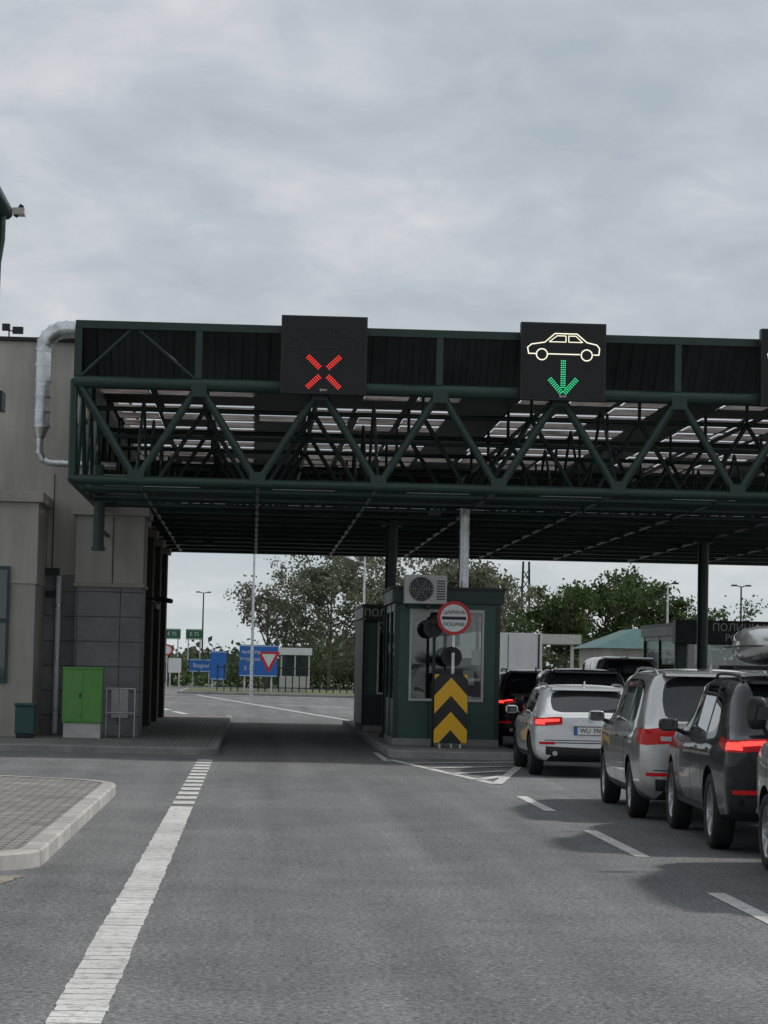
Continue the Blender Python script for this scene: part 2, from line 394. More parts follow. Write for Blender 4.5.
for j in range(NY):
    yy = CY0 + dY * j
    r = 0.072 if j == 0 else 0.046
    if j > 0:
        g.cyl((XL, yy, ZB), (XR, yy, ZB), 0.06, 'green', 8)
        if j % 2 == 0: g.cyl((XL, yy, ZM), (XR, yy, ZM), 0.05, 'green', 8)
    if j % 2 == 0:
        for a, b in zip(topn[:-1], botn): g.cyl((a, yy, ZM), (b, yy, ZB), r, 'green', 8)
        for a, b in zip(topn[1:], botn): g.cyl((a, yy, ZM), (b, yy, ZB), r, 'green', 8)
        if 0 < j < NY - 1:
            for a in topn: g.cyl((a, yy, ZM), (a, yy, ZR), .035, 'green', 6)
        # gusset plates on the front chord nodes
        if j == 0:
            for b in botn: g.box(b - .14, b + .14, CY0 - .09, CY0 - .075, ZB - .02, ZB + .20, 'green')
            for a in topn[1:]: g.box(a - .14, a + .14, CY0 - .12, CY0 - .105, ZM - .22, ZM + .02, 'green')
    if j < NY - 1 and j % 2 == 0:
        for k, b in enumerate(botn):
            if k % 2 == 0:
                g.cyl((b, yy, ZB), (b, yy + dY, ZM), 0.03, 'green', 6)
                g.cyl((b, yy + dY, ZM), (b, yy + 2 * dY, ZB), 0.03, 'green', 6)
    if j < NY - 1:
        ym = yy + dY / 2
        g.cyl((XL, ym, ZB + .02), (XR, ym, ZB + .02), 0.032, 'green', 6)
for b in botn: g.cyl((b, CY0, ZB), (b, CY1, ZB), 0.045, 'green', 8)
for a in topn[::2]: g.cyl((a, CY0, ZM), (a, CY1, ZM), 0.045, 'green', 8)
g.cyl((XL, CY0, ZB), (XL, CY1, ZB), 0.075, 'green', 10)
g.cyl((XL, CY0, ZM), (XL, CY1, ZM), 0.075, 'green', 10)
for j in range(NY - 1):
    ya = CY0 + dY * j
    g.cyl((XL, ya, ZM), (XL, ya + dY / 2, ZB), 0.045, 'green', 8); g.cyl((XL, ya + dY / 2, ZB), (XL, ya + dY, ZM), 0.045, 'green', 8)
g.box(XL - 0.02, XL + 0.02, CY0 + 0.07, CY1, ZM + 0.1, ZT, 'deck')
g.cyl((XL, CY0, ZM), (XL, CY0, ZB), 0.07, 'green')
for x, yy in ((-1.9, 60), (-1.2, 60), (3.4, 46), (6.3, 63), (8.3, 60), (10.2, 47), (12, 60)):
    g.cyl((x, yy, ZB - 0.05), (x, yy, ZB - 0.22), 0.02, 'dark', 6); g.box(x - 0.12, x + 0.12, yy - 0.1, yy + 0.1, ZB - 0.30, ZB - 0.2, 'dark')
g.build('steel_space_frame', can)
cm = MB()
for x, yy in ((2.98, 53.0), (10.7, 57.0), (18.6, 53.0), (18.6, 67.0)):
    cm.cyl((x, yy, 0.135), (x, yy, ZB), 0.13, 'green', 14); cm.box(x - 0.2, x + 0.2, yy - 0.2, yy + 0.2, 0.13, 0.2, 'green')
    cm.box(x - .22, x + .22, yy - .22, yy + .22, ZB - .12, ZB - .06, 'green')
cm.build('columns', can)
rf = MB()
nx = int((XR - XL) / 0.25)
for i in range(nx):
    xa = XL + 0.25 * i
    prof = [(0, 0), (0.09, 0), (0.12, 0.05), (0.22, 0.05), (0.25, 0)]
    for (pa, da), (pb, db) in zip(prof[:-1], prof[1:]):
        rf.quad([(xa + pa, CY0 + 1.0 - da, ZM + 0.20), (xa + pb, CY0 + 1.0 - db, ZM + 0.20), (xa + pb, CY0 + 0.12 - db * 0.2, ZT + 0.02 - db * 0.5), (xa + pa, CY0 + 0.12 - da * 0.2, ZT + 0.02 - da * 0.5)], 'deck')
rf.quad([(XL, CY0 + 1.0, ZM + .20), (XR, CY0 + 1.0, ZM + .20), (XR, CY0 + 1.25, ZR), (XL, CY0 + 1.25, ZR)], 'deck')
cx_ = 1.085; cy_ = 1.66
ny = int((CY1 - CY0 - 1.2) / cy_); ncx = int((XR - XL) / cx_)
for j in range(ny):
    ya = CY0 + 1.25 + cy_ * j
    for i in range(ncx):
        xa = XL + cx_ * i
        lt = (i % 4 != 3) and (j % 5 != 4)
        if random.random() < 0.12: lt = not lt
        if lt:
            dx = random.uniform(.04, .16)
            rf.quad([(xa + dx, ya + .06, ZR + .002 * (i % 2)), (xa + cx_ - .05, ya + .06, ZR + .002 * (i % 2)), (xa + cx_ - .05, ya + cy_ - .40, ZR), (xa + dx, ya + cy_ - .40, ZR)], 'rooflight')
            rf.quad([(xa, ya, ZR + .03), (xa + dx, ya, ZR + .03), (xa + dx, ya + cy_, ZR + .03), (xa, ya + cy_, ZR + .03)], 'deck')
            rf.quad([(xa + cx_ - .05, ya, ZR + .03), (xa + cx_, ya, ZR + .03), (xa + cx_, ya + cy_, ZR + .03), (xa + cx_ - .05, ya + cy_, ZR + .03)], 'deck')
            rf.quad([(xa + dx, ya + cy_ - .40, ZR + .028), (xa + cx_ - .05, ya + cy_ - .40, ZR + .028), (xa + cx_ - .05, ya + cy_, ZR + .028), (xa + dx, ya + cy_, ZR + .028)], 'deck')
            rf.quad([(xa + dx, ya, ZR + .028), (xa + cx_ - .05, ya, ZR + .028), (xa + cx_ - .05, ya + .06, ZR + .028), (xa + dx, ya + .06, ZR + .028)], 'deck')
        else:
            rf.quad([(xa, ya, ZR + .03), (xa + cx_, ya, ZR + .03), (xa + cx_, ya + cy_, ZR + .03), (xa, ya + cy_, ZR + .03)], 'deck')
rf.box(XL, XR, CY1 - 0.9, CY1 + 0.1, ZR - .1, ZR + 0.3, 'deck')
# rear slats, added to darken the open band under the roof
zz = 5.12
while zz < 7.1:
    rf.box(XL, XR, CY1 + .02, CY1 + .08, zz, zz + (.20 if zz > 5.6 else .13), 'deck'); zz += .24
rf.build('roof', can)
sv = MB()
sv.cyl((XL + .2, 47.3, 6.1), (XR, 47.3, 6.1), 0.04, 'green', 8)
sv.cyl((XL + .2, 52.0, 5.2), (XR, 52.0, 5.2), 0.06, 'dark', 8)
sv.cyl((XL + .2, 60.5, 5.15), (XR, 60.5, 5.15), 0.07, 'dark', 8)
for yy in (49.8, 56.3, 63): sv.box(XL + .3, XR, yy, yy + 0.3, 5.02, 5.07, 'dark')
for x in [XL + 1 + 2.6 * i for i in range(8)]:
    sv.box(x, x + 1.2, 46.1, 46.3, 5.0, 5.06, 'offwhite'); sv.box(x, x + 1.2, 58.1, 58.3, 5.0, 5.06, 'offwhite')
sv.build('services', can)

# ---------------------------------------------------------------- LED lane signs
def led_sign(x, kind):
    yf = 42.62; zc = 7.22
    e = empty('lane_signal_sign', (x, yf, zc))
    b = MB(); b.box(-.77, .77, 0, .2, -.70, .70, 'black'); b.box(-.74, .74, -.006, -.001, -.67, .67, 'blackled')
    for s in (-.5, .5): b.box(s - .05, s + .05, .2, .36, -.62, .5, 'dark')
    b.build('housing', e, bevel=0.012)
    d = MB(); yl = -0.012
    on = kind == 'open'
    kc = 'ledwhite' if on else 'ledoff'
    pl = [(-.50, .13), (-.63, .13), (-.65, .24), (-.58, .30), (-.34, .34), (-.16, .50), (.24, .50), (.42, .35), (.60, .31), (.65, .25), (.64, .13), (.54, .13)]
    r = 0.010 if on else 0.006
    pts = [(p[0], yl, p[1]) for p in pl]; d.tube(pts, r, kc, 6)
    d.tube([(-.28, yl, .13), (.30, yl, .13)], r, kc, 6)
    d.tube([(-.26, yl, .35), (-.12, yl, .46), (.04, yl, .46), (.04, yl, .35), (-.26, yl, .35)], r * .8, kc, 6)
    d.tube([(.09, yl, .35), (.09, yl, .46), (.22, yl, .46), (.34, yl, .35), (.09, yl, .35)], r * .8, kc, 6)
    for cx in (-.39, .42):
        c = [(cx + .1 * math.cos(t * math.pi / 8), yl, .12 + .1 * math.sin(t * math.pi / 8)) for t in range(17)]; d.tube(c, r, kc, 6)
    def dots(a, b, wid, rows, k, sp=0.040):
        a = Vector((a[0], 0, a[1])); b = Vector((b[0], 0, b[1])); L = (b - a).length; dr = (b - a) / L; p = Vector((-dr.z, 0, dr.x))
        for i in range(int(L / sp) + 1):
            for q in range(rows):
                c = a + dr * (i * sp) + p * ((q - (rows - 1) / 2) * wid / max(1, rows - 1))
                d.cyl((c.x, -0.004, c.z), (c.x, yl, c.z), 0.0125, k, 6)
    if kind == 'closed':
        for sx in (-1, 1):
            for sz in (-1, 1):
                dots((sx * .08, -.31 + sz * .08), (sx * .30, -.31 + sz * .29), .065, 3, 'ledred')
    else:
        dots((0, .01), (0, -.50), .065, 3, 'ledgreen')
        for sx in (-1, 1): dots((sx * .03, -.565), (sx * .25, -.31), .065, 3, 'ledgreen')
    d.build('led_symbol', e)
    text('BMM', 0.06, (0, -.012, -.635), 'white', e, 'maker_label')
led_sign(1.12, 'closed'); led_sign(5.42, 'open'); led_sign(9.78, 'open')

# ---------------------------------------------------------------- terminal building (left)
tb = empty('terminal_building')
w = MB()
w.box(-14, -3.42, 51.0, 71, 3.47, 8.42, 'stucco2'); w.box(-14, -3.42, 51.0, 71, 0.12, 3.467, 'tile')
w.box(-14.1, -3.38, 50.9, 71, 8.42, 8.50, 'dark')
w.box(-3.415, -2.45, 50.6, 71, 4.9, 5.6, 'stucco2')
w.box(-3.78, -2.36, 50.5, 52.2, 3.3, 4.72, 'stucco2'); w.box(-3.76, -2.38, 50.52, 52.2, 0.12, 3.297, 'tile')
w.box(-3.86, -2.26, 50.4, 52.3, 4.723, 4.90, 'stucco2')
w.box(-3.81, -2.33, 50.46, 52.2, 3.22, 3.30, 'stucco')
w.box(-3.4, -2.95, 52.2, 70.5, 0.12, 4.897, 'brown')
for yy in (54.0, 58.5, 63.0, 67.5):
    w.box(-2.949, -2.50, yy, yy + 1.0, 0.12, 4.7, 'brown'); w.box(-2.949, -2.42, yy - .1, yy + 1.1, 4.703, 4.88, 'stucco')
w.box(-14, -4.42, 48.8, 50.997, 3.2, 4.85, 'stucco2'); w.box(-14, -4.44, 48.82, 50.99, 0.12, 3.197, 'stucco')
w.box(-14, -4.32, 48.68, 50.95, 4.853, 5.06, 'stucco')
w.build('walls', tb, bevel=0.01)
d = MB()
d.box(-5.6, -4.95, 48.74, 48.81, 1.2, 3.55, 'teal'); d.box(-5.55, -5.0, 48.71, 48.739, 1.28, 2.4, 'wglass'); d.box(-5.55, -5.0, 48.71, 48.739, 2.48, 3.47, 'wglass')
d.cyl((-4.14, 50.88, .14), (-4.14, 50.88, 3.45), .06, 'white')
for zz in (.6, 1.7, 2.8): d.cyl((-4.14, 50.88, zz), (-4.14, 50.88, zz + .05), .075, 'zinc')
d.box(-3.77, -2.38, 50.48, 50.51, 0.13, 0.35, 'kerbd')
d.box(-2.95, -2.6, 50.49, 50.515, 0.5, 1.1, 'offwhite')
# low tubular railing beside the cabinet
for xx in (-3.0, -2.72, -2.42): d.cyl((xx, 49.6, .125), (xx, 49.6, 1.12), .018, 'zinc')
for zz in (.62, 1.12): d.cyl((-3.0, 49.6, zz), (-2.42, 49.6, zz), .018, 'zinc')
for xx in (-4.25, -4.36): d.box(xx - .04, xx + .04, 50.9, 50.99, 3.0, 3.12, 'dark')
d.box(-4.42, -4.12, 50.6, 50.72, 3.45, 3.60, 'dark')
d.cyl((-4.3, 50.96, 3.6), (-4.3, 50.96, 5.6), .012, 'dark', 6); d.cyl((-3.0, 50.47, 3.3), (-3.0, 50.47, 4.7), .010, 'dark', 6)
d.build('wall_fittings', tb, bevel=0.004)
p = MB()
def duct(pts, r, seg=0.35, k='zinc'):
    for a, b in zip(pts[:-1], pts[1:]):
        a = Vector(a); b = Vector(b); L = (b - a).length; nseg = max(1, round(L / seg))
        for i in range(nseg):
            q0 = a + (b - a) * (i / nseg); q1 = a + (b - a) * ((i + 1) / nseg)
            p.cyl(q0, q1, r, k, 18)
            dd = (q1 - q0).normalized() * 0.018; p.cyl(q1 - dd, q1 + dd, r * 1.10, k, 18)
    for q in pts[1:-1]: p.ball(q, r * 1.01, k, 14, 8)
YD = 50.4
el = [(-4.10 + -.46 * math.sin(t * math.pi / 10), YD, 8.15 + .46 * (math.cos(t * math.pi / 10))) for t in range(6)]
duct([(-3.5, YD, 8.61)] + el, 0.18, 0.3)
duct([(-4.56, YD, 8.15), (-4.56, YD, 6.55)], 0.18, 0.3)
p.cyl((-4.56, YD, 6.55), (-4.59, YD, 6.3), 0.18, 'zinc', 16, 0.09)
e2 = [(-4.59, YD, 6.3), (-4.59, YD, 6.0), (-4.52, YD, 5.86), (-4.38, YD, 5.80), (-3.9, YD, 5.78), (-3.0, YD, 5.76)]
duct(e2, 0.08, 0.3)
p.cyl((-3.85, 50.75, 6.6), (-3.4, 50.75, 6.85), .06, 'green')
p.build('ventilation_duct', tb)
q = MB()
q.tube([(-3.12, 47.0, 5.5), (-3.12, 47.0, 5.2), (-3.12, 47.6, 4.95), (-3.12, 47.6, 3.9)], .11, 'green', 12)
q.cyl((-3.12, 47.6, 3.92), (-3.12, 47.6, 3.85), .14, 'green', 12)
q.box(-3.3, -2.95, 47.4, 50.4, 4.92, 5.02, 'green')
q.cyl((-3.12, 47.6, 4.3), (-3.12, 50.5, 4.3), .04, 'green')
q.build('downpipe', tb)
fl = empty('floodlight', (-5.35, 50.9, 8.50)); f = MB()
f.cyl((0, 0, 0), (0, 0, .22), .015, 'dark'); f.box(-.14, .02, -.1, .05, .12, .26, 'dark'); f.box(.08, .30, -.1, .05, .06, .2, 'dark'); f.cyl((0, 0, .12), (.2, 0, .12), .015, 'dark'); f.build('lamp_head', fl)
cc = empty('security_camera', (-2.28, 54.2, 3.0)); f = MB()
f.cyl((-.2, 0, .1), (.18, -.1, .1), .025, 'dark'); f.box(-.22, -.18, -.08, .08, 0, .2, 'dark')
f.cyl((.12, .2, .10), (.40, -.35, 0.04), .055, 'dark', 10); f.cyl((0.0, .1, .0), (.12, -.35, -.1), .05, 'offwhite', 10); f.build('camera_body', cc)
ub = empty('utility_cabinet', (-3.42, 48.6, .125)); f = MB()
f.box(-.40, .40, 0, .5, .30, 1.38, 'ggreen'); f.box(-.37, .37, .03, .47, 0, .299, 'offwhite'); f.box(-.41, .41, -.01, .51, 1.381, 1.42, 'ggreen'); f.box(-.385, -.005, -.012, -.002, .33, 1.35, 'ggreen'); f.box(.005, .385, -.012, -.002, .33, 1.35, 'ggreen')
f.box(-.06, -.03, -.03, -.012, .8, .9, 'dark')
f.build('cabinet', ub, bevel=0.01)
ub = empty('teal_cabinet', (-4.5, 48.1, .125)); f = MB(); f.box(-.19, .19, -.17, .17, .08, .62, 'teal'); f.box(-.21, .21, -.19, .19, .621, .69, 'teal'); f.box(-.17, .17, -.15, .15, 0, .079, 'dark'); f.build('teal_cabinet_body', ub, bevel=0.02)  # small teal cabinet next to the green one

nc = empty('customs_canopy', (-.25, 0, 0)); f = MB()
f.hexa([(-9, 12, 7.2), (-3.02, 12, 7.2), (-3.02, 30, 7.2), (-9, 30, 7.2), (-9, 12, 9.6), (-3.3, 12, 7.9), (-3.3, 30, 7.9), (-9, 30, 9.6)], 'dark')
f.cyl((-3.0, 12, 7.28), (-3.0, 30.05, 7.28), .1, 'green')
f.tube([(-3.02, 29.8, 7.22), (-3.02, 29.8, 6.9), (-3.06, 29.8, 6.6), (-3.08, 29.8, 5.0)], .055, 'green')
f.box(-4.5, -2.92, 29.6, 30, 4.75, 4.98, 'green'); f.box(-4.5, -3.0, 29.65, 29.95, 4.60, 4.747, 'green')
f.box(-4.05, -3.75, 29.6, 29.9, .14, 7.2, 'green')
f.build('canopy_frame', nc)
f = MB(); f.cyl((-3.0, 29.9, 7.3), (-2.85, 29.9, 7.3), .02, 'zinc'); f.box(-2.88, -2.74, 29.8, 30, 7.22, 7.30, 'offwhite'); f.cyl((-2.86, 29.9, 7.2), (-2.78, 29.9, 7.35), .03, 'dark'); f.build('lamp_fitting', nc)

# ---------------------------------------------------------------- booths
def booth(x0, x1, y0, y1, h, name):
    e = empty(name); b = MB(); z0 = .14
    fz = h - .32
    b.box(x0, x1, y0, y1, z0, z0 + .14, 'kerbd')
    b.box(x0 + .02, x1 - .02, y0 + .02, y1 - .02, z0 + .14, 1.05, 'greenb')
    b.box(x0 + .05, x1 - .05, y0 + .05, y1 - .05, fz - .08, fz, 'greenb')
    t = .09
    for x in (x0, x1 - t):
        for yy in (y0, (y0 + y1) / 2 - t / 2, y1 - t): b.box(x, x + t, yy, yy + t, z0 + .141, fz, 'green')
    zt = min(2.80, fz - .1)
    b.box(x0 + .01, x1 - .01, y0 + .01, y0 + .06, zt, fz, 'greenb'); b.box(x0 + .01, x1 - .01, y1 - .06, y1 - .01, zt, fz, 'greenb')
    b.box(x0 + .012, x0 + .06, y0 + .09, y1 - .09, zt, fz, 'greenb'); b.box(x1 - .06, x1 - .012, y0 + .09, y1 - .09, zt, fz, 'greenb')
    b.box(x0 + t, x0 + .34, y0 + .012, y0 + .07, 1.051, zt - .001, 'greenb'); b.box(x1 - .36, x1 - t, y0 + .012, y0 + .07, 1.051, zt - .001, 'greenb')
    b.box(x0 + .30, x0 + .345, y0 - .01, y0 + .011, 1.02, zt + .04, 'offwhite'); b.box(x1 - .365, x1 - .32, y0 - .01, y0 + .011, 1.02, zt + .04, 'offwhite')
    b.box(x0 + .346, x1 - .366, y0 - .01, y0 + .011, 1.02, 1.07, 'offwhite'); b.box(x0 + .346, x1 - .366, y0 - .01, y0 + .011, zt - .02, zt + .04, 'offwhite')
    b.box(x0 - .06, x1 + .06, y0 - .08, y1 + .08, fz, h - .06, 'green'); b.box(x0 - .09, x1 + .09, y0 - .11, y1 + .11, h - .06, h, 'dark')
    for k in (1, 2):
        xx = x0 + (x1 - x0) * k / 3; b.box(xx - .008, xx + .008, y0 + .012, y0 + .0195, .3, 1.04, 'dark')
    b.box(x0 + .25, x1 - .25, y0 + .5, y0 + 1.1, .9, .95, 'offwhite'); b.box(x0 + .5, x0 + .95, y0 + .6, y0 + .66, 1.0, 1.35, 'black')
    b.box(x0 + 1.15, x0 + 1.5, y0 + .7, y0 + .74, 1.0, 1.28, 'black')
    b.box(x1 - .75, x1 - .35, y0 + 1.2, y0 + 1.28, .6, 1.7, 'black')
    b.box(x0 + .1, x1 - .1, y1 - .10, y1 - .07, 1.05, 1.9, 'dark')
    b.box(x0 + .35, x0 + .8, y0 + 1.6, y0 + 2.1, 1.05, 2.5, 'dark')
    for xx, zz in ((x1 - .72, 1.35), (x1 - .56, 1.75)): b.box(xx, xx + .22, y0 + .052, y0 + .056, zz, zz + .3, 'white')
    b.build('booth_body', e, bevel=0.006)
    gl = MB()
    gl.quad([(x0 + .34, y0 + .04, 1.06), (x1 - .36, y0 + .04, 1.06), (x1 - .36, y0 + .04, zt), (x0 + .34, y0 + .04, zt)], 'bglass')
    for x in (x0 + .03, x1 - .03): gl.quad([(x, y0 + .09, 1.06), (x, y1 - .09, 1.06), (x, y1 - .09, zt), (x, y0 + .09, zt)], 'bglass')
    gl.quad([(x0 + .1, y1 - .05, 1.7), (x1 - .1, y1 - .05, 1.7), (x1 - .1, y1 - .05, zt), (x0 + .1, y1 - .05, zt)], 'bglass')
    gl.build('glazing', e)
    return e
bt = booth(2.77, 4.87, 47.5, 50.6, 3.28, 'customs_booth')
f = MB()
f.box(2.92, 3.76, 47.05, 47.37, 2.93, 3.50, 'offwhite')
f.box(3.35, 3.45, 47.1, 47.35, 2.83, 2.929, 'dark'); f.box(2.98, 3.06, 47.1, 47.37, 2.86, 2.929, 'dark')
f.build('air_conditioner', bt, bevel=0.015)
f = MB()
f.cyl((3.25, 47.046, 3.22), (3.25, 47.03, 3.22), .24, 'black', 28)
for r in (.07, .12, .17, .22):
    c = [(3.25 + r * math.cos(t * math.pi / 12), 47.022, 3.22 + r * math.sin(t * math.pi / 12)) for t in range(25)]; f.tube(c, .003, 'zinc', 5)
for t in range(6): f.cyl((3.25, 47.022, 3.22), (3.25 + .23 * math.cos(t * math.pi / 3), 47.022, 3.22 + .23 * math.sin(t * math.pi / 3)), .003, 'zinc', 5)
for i in range(8): f.box(3.56, 3.72, 47.035, 47.048, 3.02 + i * .05, 3.04 + i * .05, 'dark')
f.build('ac_fan_grille', bt)
f = MB()
zz = 3.28
while zz < 4.9: f.cyl((4.16, 48.0, zz), (4.16, 48.0, zz + .28), .105, 'zinc', 18); f.cyl((4.16, 48.0, zz + .26), (4.16, 48.0, zz + .29), .115, 'zinc', 18); zz += .28
f.build('flue_duct', bt)
bt2 = booth(2.62, 4.80, 57.0, 61.5, 3.15, 'police_booth')
f = MB(); f.box(2.60, 3.9, 56.6, 56.88, 2.75, 3.12, 'black'); f.build('sign_box', bt2, bevel=.01)
text('ПОЛИЦИЈА', .24, (3.25, 56.59, 2.93), 'offwhite', bt2)
f = MB(); f.box(2.58, 2.62, 57.1, 61.4, .3, 2.8, 'dark'); f.box(2.64, 4.7, 56.98, 57.0, .3, 1.0, 'dark'); f.build('shutters', bt2)
pb = booth(10.75, 14.6, 61.0, 66.0, 2.95, 'police_booth')
f = MB(); f.box(10.65, 14.7, 60.4, 60.85, 2.42, 3.02, 'dark'); f.box(11.35, 14.5, 60.36, 60.399, 2.46, 2.98, 'black'); f.build('sign_box', pb, bevel=.01)
text('ПОЛИЦИЈА', .27, (12.35, 60.35, 2.84), 'offwhite', pb); text('POLICE', .27, (12.35, 60.35, 2.58), 'offwhite', pb)

sg = empty('customs_sign', (3.86, 46.5, 0)); f = MB()
f.cyl((0, .05, .14), (0, .05, 2.9), .035, 'zinc', 10)
f.cyl((0, 0, 2.65), (0, -.02, 2.65), .33, 'red', 40); f.cyl((0, -.021, 2.65), (0, -.028, 2.65), .265, 'white', 40)
f.box(-.235, .235, -.034, -.029, 2.62, 2.68, 'black'); f.cyl((0, .001, 2.65), (0, .02, 2.65), .32, 'zinc', 40)
f.build('sign_disc', sg)
text('ЦАРИНА', .10, (0, -.032, 2.76), 'black', sg); text('DOUANE', .10, (0, -.032, 2.53), 'black', sg)
ch = MB(); ch.box(-.32, .32, -.012, .012, -.66, .66, 'chev'); ce_ = empty('chevron_board', (3.82, 46.35, .90)); ch.build('chevron_panel', ce_)
f = MB(); f.cyl((-.2, .05, -.76), (-.2, .05, .5), .03, 'zinc'); f.cyl((.2, .05, -.76), (.2, .05, .5), .03, 'zinc'); f.box(-.33, .33, .013, .03, -.67, .67, 'dark'); f.build('posts', ce_)
sl = empty('traffic_signal', (3.5, 46.7, 0)); f = MB()
f.cyl((0, 0, .14), (0, 0, 2.7), .03, 'dark')
for (cx, cz, r) in ((-.03, 2.45, .19), (.34, 1.90, .2)):
    f.cyl((cx, -.02, cz), (cx, -.12, cz), r, 'black', 24); f.cyl((cx, -.121, cz), (cx, -.126, cz), r * .7, 'blackled', 24)
    f.cyl((cx, -.12, cz + r * .72), (cx, -.3, cz + r * .66), r * .3, 'black', 8)
f.cyl((-.02, 0, 1.90), (.34, 0, 1.90), .025, 'dark'); f.build('signal_heads', sl)

# ---------------------------------------------------------------- cars
def catmull_patch(bvh, lo, hi, nu, nv, off):
    def samp(path, t):
        n = len(path) - 1; x = min(t * n, n - 1e-6); i = int(x); return Vector(path[i]).lerp(Vector(path[i + 1]), x - i)
    vs = []; fs = []
    for i in range(nu + 1):
        a = samp(lo, i / nu); b = samp(hi, i / nu)
        for j in range(nv + 1):
            p = a.lerp(b, j / nv); co, no, _, _ = bvh.find_nearest(p)
            vs.append(co + no * off)
    for i in range(nu):
        for j in range(nv):
            fs.append((i * (nv + 1) + j, (i + 1) * (nv + 1) + j, (i + 1) * (nv + 1) + j + 1, i * (nv + 1) + j + 1))
    return vs, fs

def car(name, loc, yaw, paint, L=4.7, H=1.45, W=1.82, cl=.22, be=.92, rake=.62, hood=.98, wst=None, wsb=None, rax=.86, wb=2.85, R=.33,
        rails=True, rim='rim', lampz=(.80, .93), lampx=.42, lampy=.42, lit=True, vertical=False, platez=.78, plate_txt='WU 3963', box=False, cladding=False, mirror=1.0, mblack=False, seed=0):
    e = empty(name, (*loc, 0), yaw)
    hw = W / 2
    wst = wst or L * .58; wsb = wsb or L * .745
    fax = rax + wb
    yg = .16 + rake
    yC = max(rax + .42, yg + .40); yB = (yC + wst) / 2 + .12
    S = [
        (0.00, cl + .18, be - .04, be - .01, hw * .80, hw * .62, 'p'),
        (0.035, cl + .10, be - .02, be + .015, hw * .90, hw * .68, 'p'),
        (0.12, cl + .05, be, be + .035, hw * .955, hw * .74, 'p'),
        (0.17, cl + .03, be, be + .06, hw * .965, hw * .75, 'R'),
        (yg, cl + .01, be, H - .075, hw * .985, hw * .72, 'p'),
        (yg + .12, cl, be, H - .035, hw * .99, hw * .74, 'p'),
        (yg + .22, cl, be - .005, H - .025, hw, hw * .745, 'g'),
        (yC, cl, be - .01, H - .005, hw, hw * .75, 'b'),
        (yC + .07, cl, be - .012, H, hw, hw * .75, 'g'),
        (yB, cl, be - .02, H, hw, hw * .755, 'b'),
        (yB + .07, cl, be - .022, H, hw, hw * .755, 'g'),
        (wst - .12, cl, be - .03, H - .025, hw, hw * .75, 'g'),
        (wst, cl, be - .03, H - .055, hw, hw * .735, 'F'),
        (wsb, cl, min(be - .04, hood), hood + .05, hw * .99, hw * .78, 'p'),
        (wsb + .12, cl, hood - .05, hood + .02, hw * .985, hw * .78, 'p'),
        ((wsb + L) / 2, cl, hood - .09, hood - .02, hw * .97, hw * .76, 'p'),
        (L - .28, cl + .01, hood - .18, hood - .10, hw * .92, hw * .70, 'p'),
        (L - .09, cl + .03, hood - .28, hood - .20, hw * .84, hw * .62, 'p'),
        (L, cl + .10, hood - .40, hood - .32, hw * .70, hw * .52, 'p')]
    lerp = lambda a, b, t: a + (b - a) * t
    vs = []; rings = []
    for (y, zb, zbl, zr, w_, wr, tag) in S:
        h = max(zr - zbl, .02); ws = .945 * w_
        half = [(0, zb), (.8 * w_, zb), (.955 * w_, zb + .07), (w_, zb + .45 * (zbl - zb)), (.99 * w_, zbl - .10), (ws, zbl - .01),
                (lerp(ws, wr, .07), zbl + .06 * h), (lerp(ws, wr, .80), zbl + .84 * h), (wr * .92, zbl + .965 * h), (wr * .5, zbl + h * 1.0 + .008), (0, zbl + h + .014)]
        base = len(vs)
        for (x, z) in half: vs.append((x, y, z))
        r_idx = list(range(base, base + 11))
        base2 = len(vs)
        for (x, z) in half[1:10]: vs.append((-x, y, z))
        l_idx = [r_idx[0]] + list(range(base2, base2 + 9)) + [r_idx[10]]
        rings.append((r_idx, l_idx))
    faces = []; fm = []
    names = [paint, 'glass', 'black', 'seam']
    for s in range(len(S) - 1):
        tag = S[s][6]
        for side in (0, 1):
            A_ = rings[s][side]; B_ = rings[s + 1][side]
            for i in range(10):
                q = (A_[i], B_[i], B_[i + 1], A_[i + 1]) if side == 1 else (A_[i + 1], B_[i + 1], B_[i], A_[i])
                m_ = 0
                if i in (0,): m_ = 2
                if tag == 'g' and i == 6: m_ = 1
                if tag == 'b' and i == 6: m_ = 2
                if tag == 'R' and i in (8, 9): m_ = 1
                if tag == 'F' and i in (6, 8, 9): m_ = 1
                if cladding and i == 1: m_ = 2
                faces.append(q); fm.append(m_)
    for s, flip in ((0, False), (len(S) - 1, True)):
        r_, l_ = rings[s]
        for i in range(10):
            q = [r_[i], r_[i + 1], l_[i + 1], l_[i]]
            q2 = []
            for z in q:
                if z not in q2: q2.append(z)
            if flip: q2 = q2[::-1]
            faces.append(tuple(q2)); fm.append(2 if (i < 2) else 0)
    me = bpy.data.meshes.new('body'); me.from_pydata(vs, [], faces)
    for k in names: me.materials.append(M[k])
    me.polygons.foreach_set('material_index', fm); me.update()
    bm = bmesh.new(); bm.from_mesh(me)
    bmesh.ops.recalc_face_normals(bm, faces=bm.faces)
    cr = bm.edges.layers.float.get('crease_edge') or bm.edges.layers.float.new('crease_edge')
    shoulder = set()
    for s in range(4, len(S) - 2):
        for side in (0, 1):
            shoulder.add(frozenset((rings[s][side][4], rings[s + 1][side][4])))
    bm.verts.ensure_lookup_table()
    for ed in bm.edges:
        ms = {f_.material_index for f_ in ed.link_faces}
        if len(ms) > 1: ed[cr] = 0.8
        elif frozenset((ed.verts[0].index, ed.verts[1].index)) in shoulder: ed[cr] = 0.45
    for f_ in bm.faces: f_.smooth = True
    bm.to_mesh(me); bm.free()
    ob = bpy.data.objects.new('body', me); COL.objects.link(ob)
    sb = ob.modifiers.new('s', 'SUBSURF'); sb.levels = 2; sb.render_levels = 2
    cu = MB()
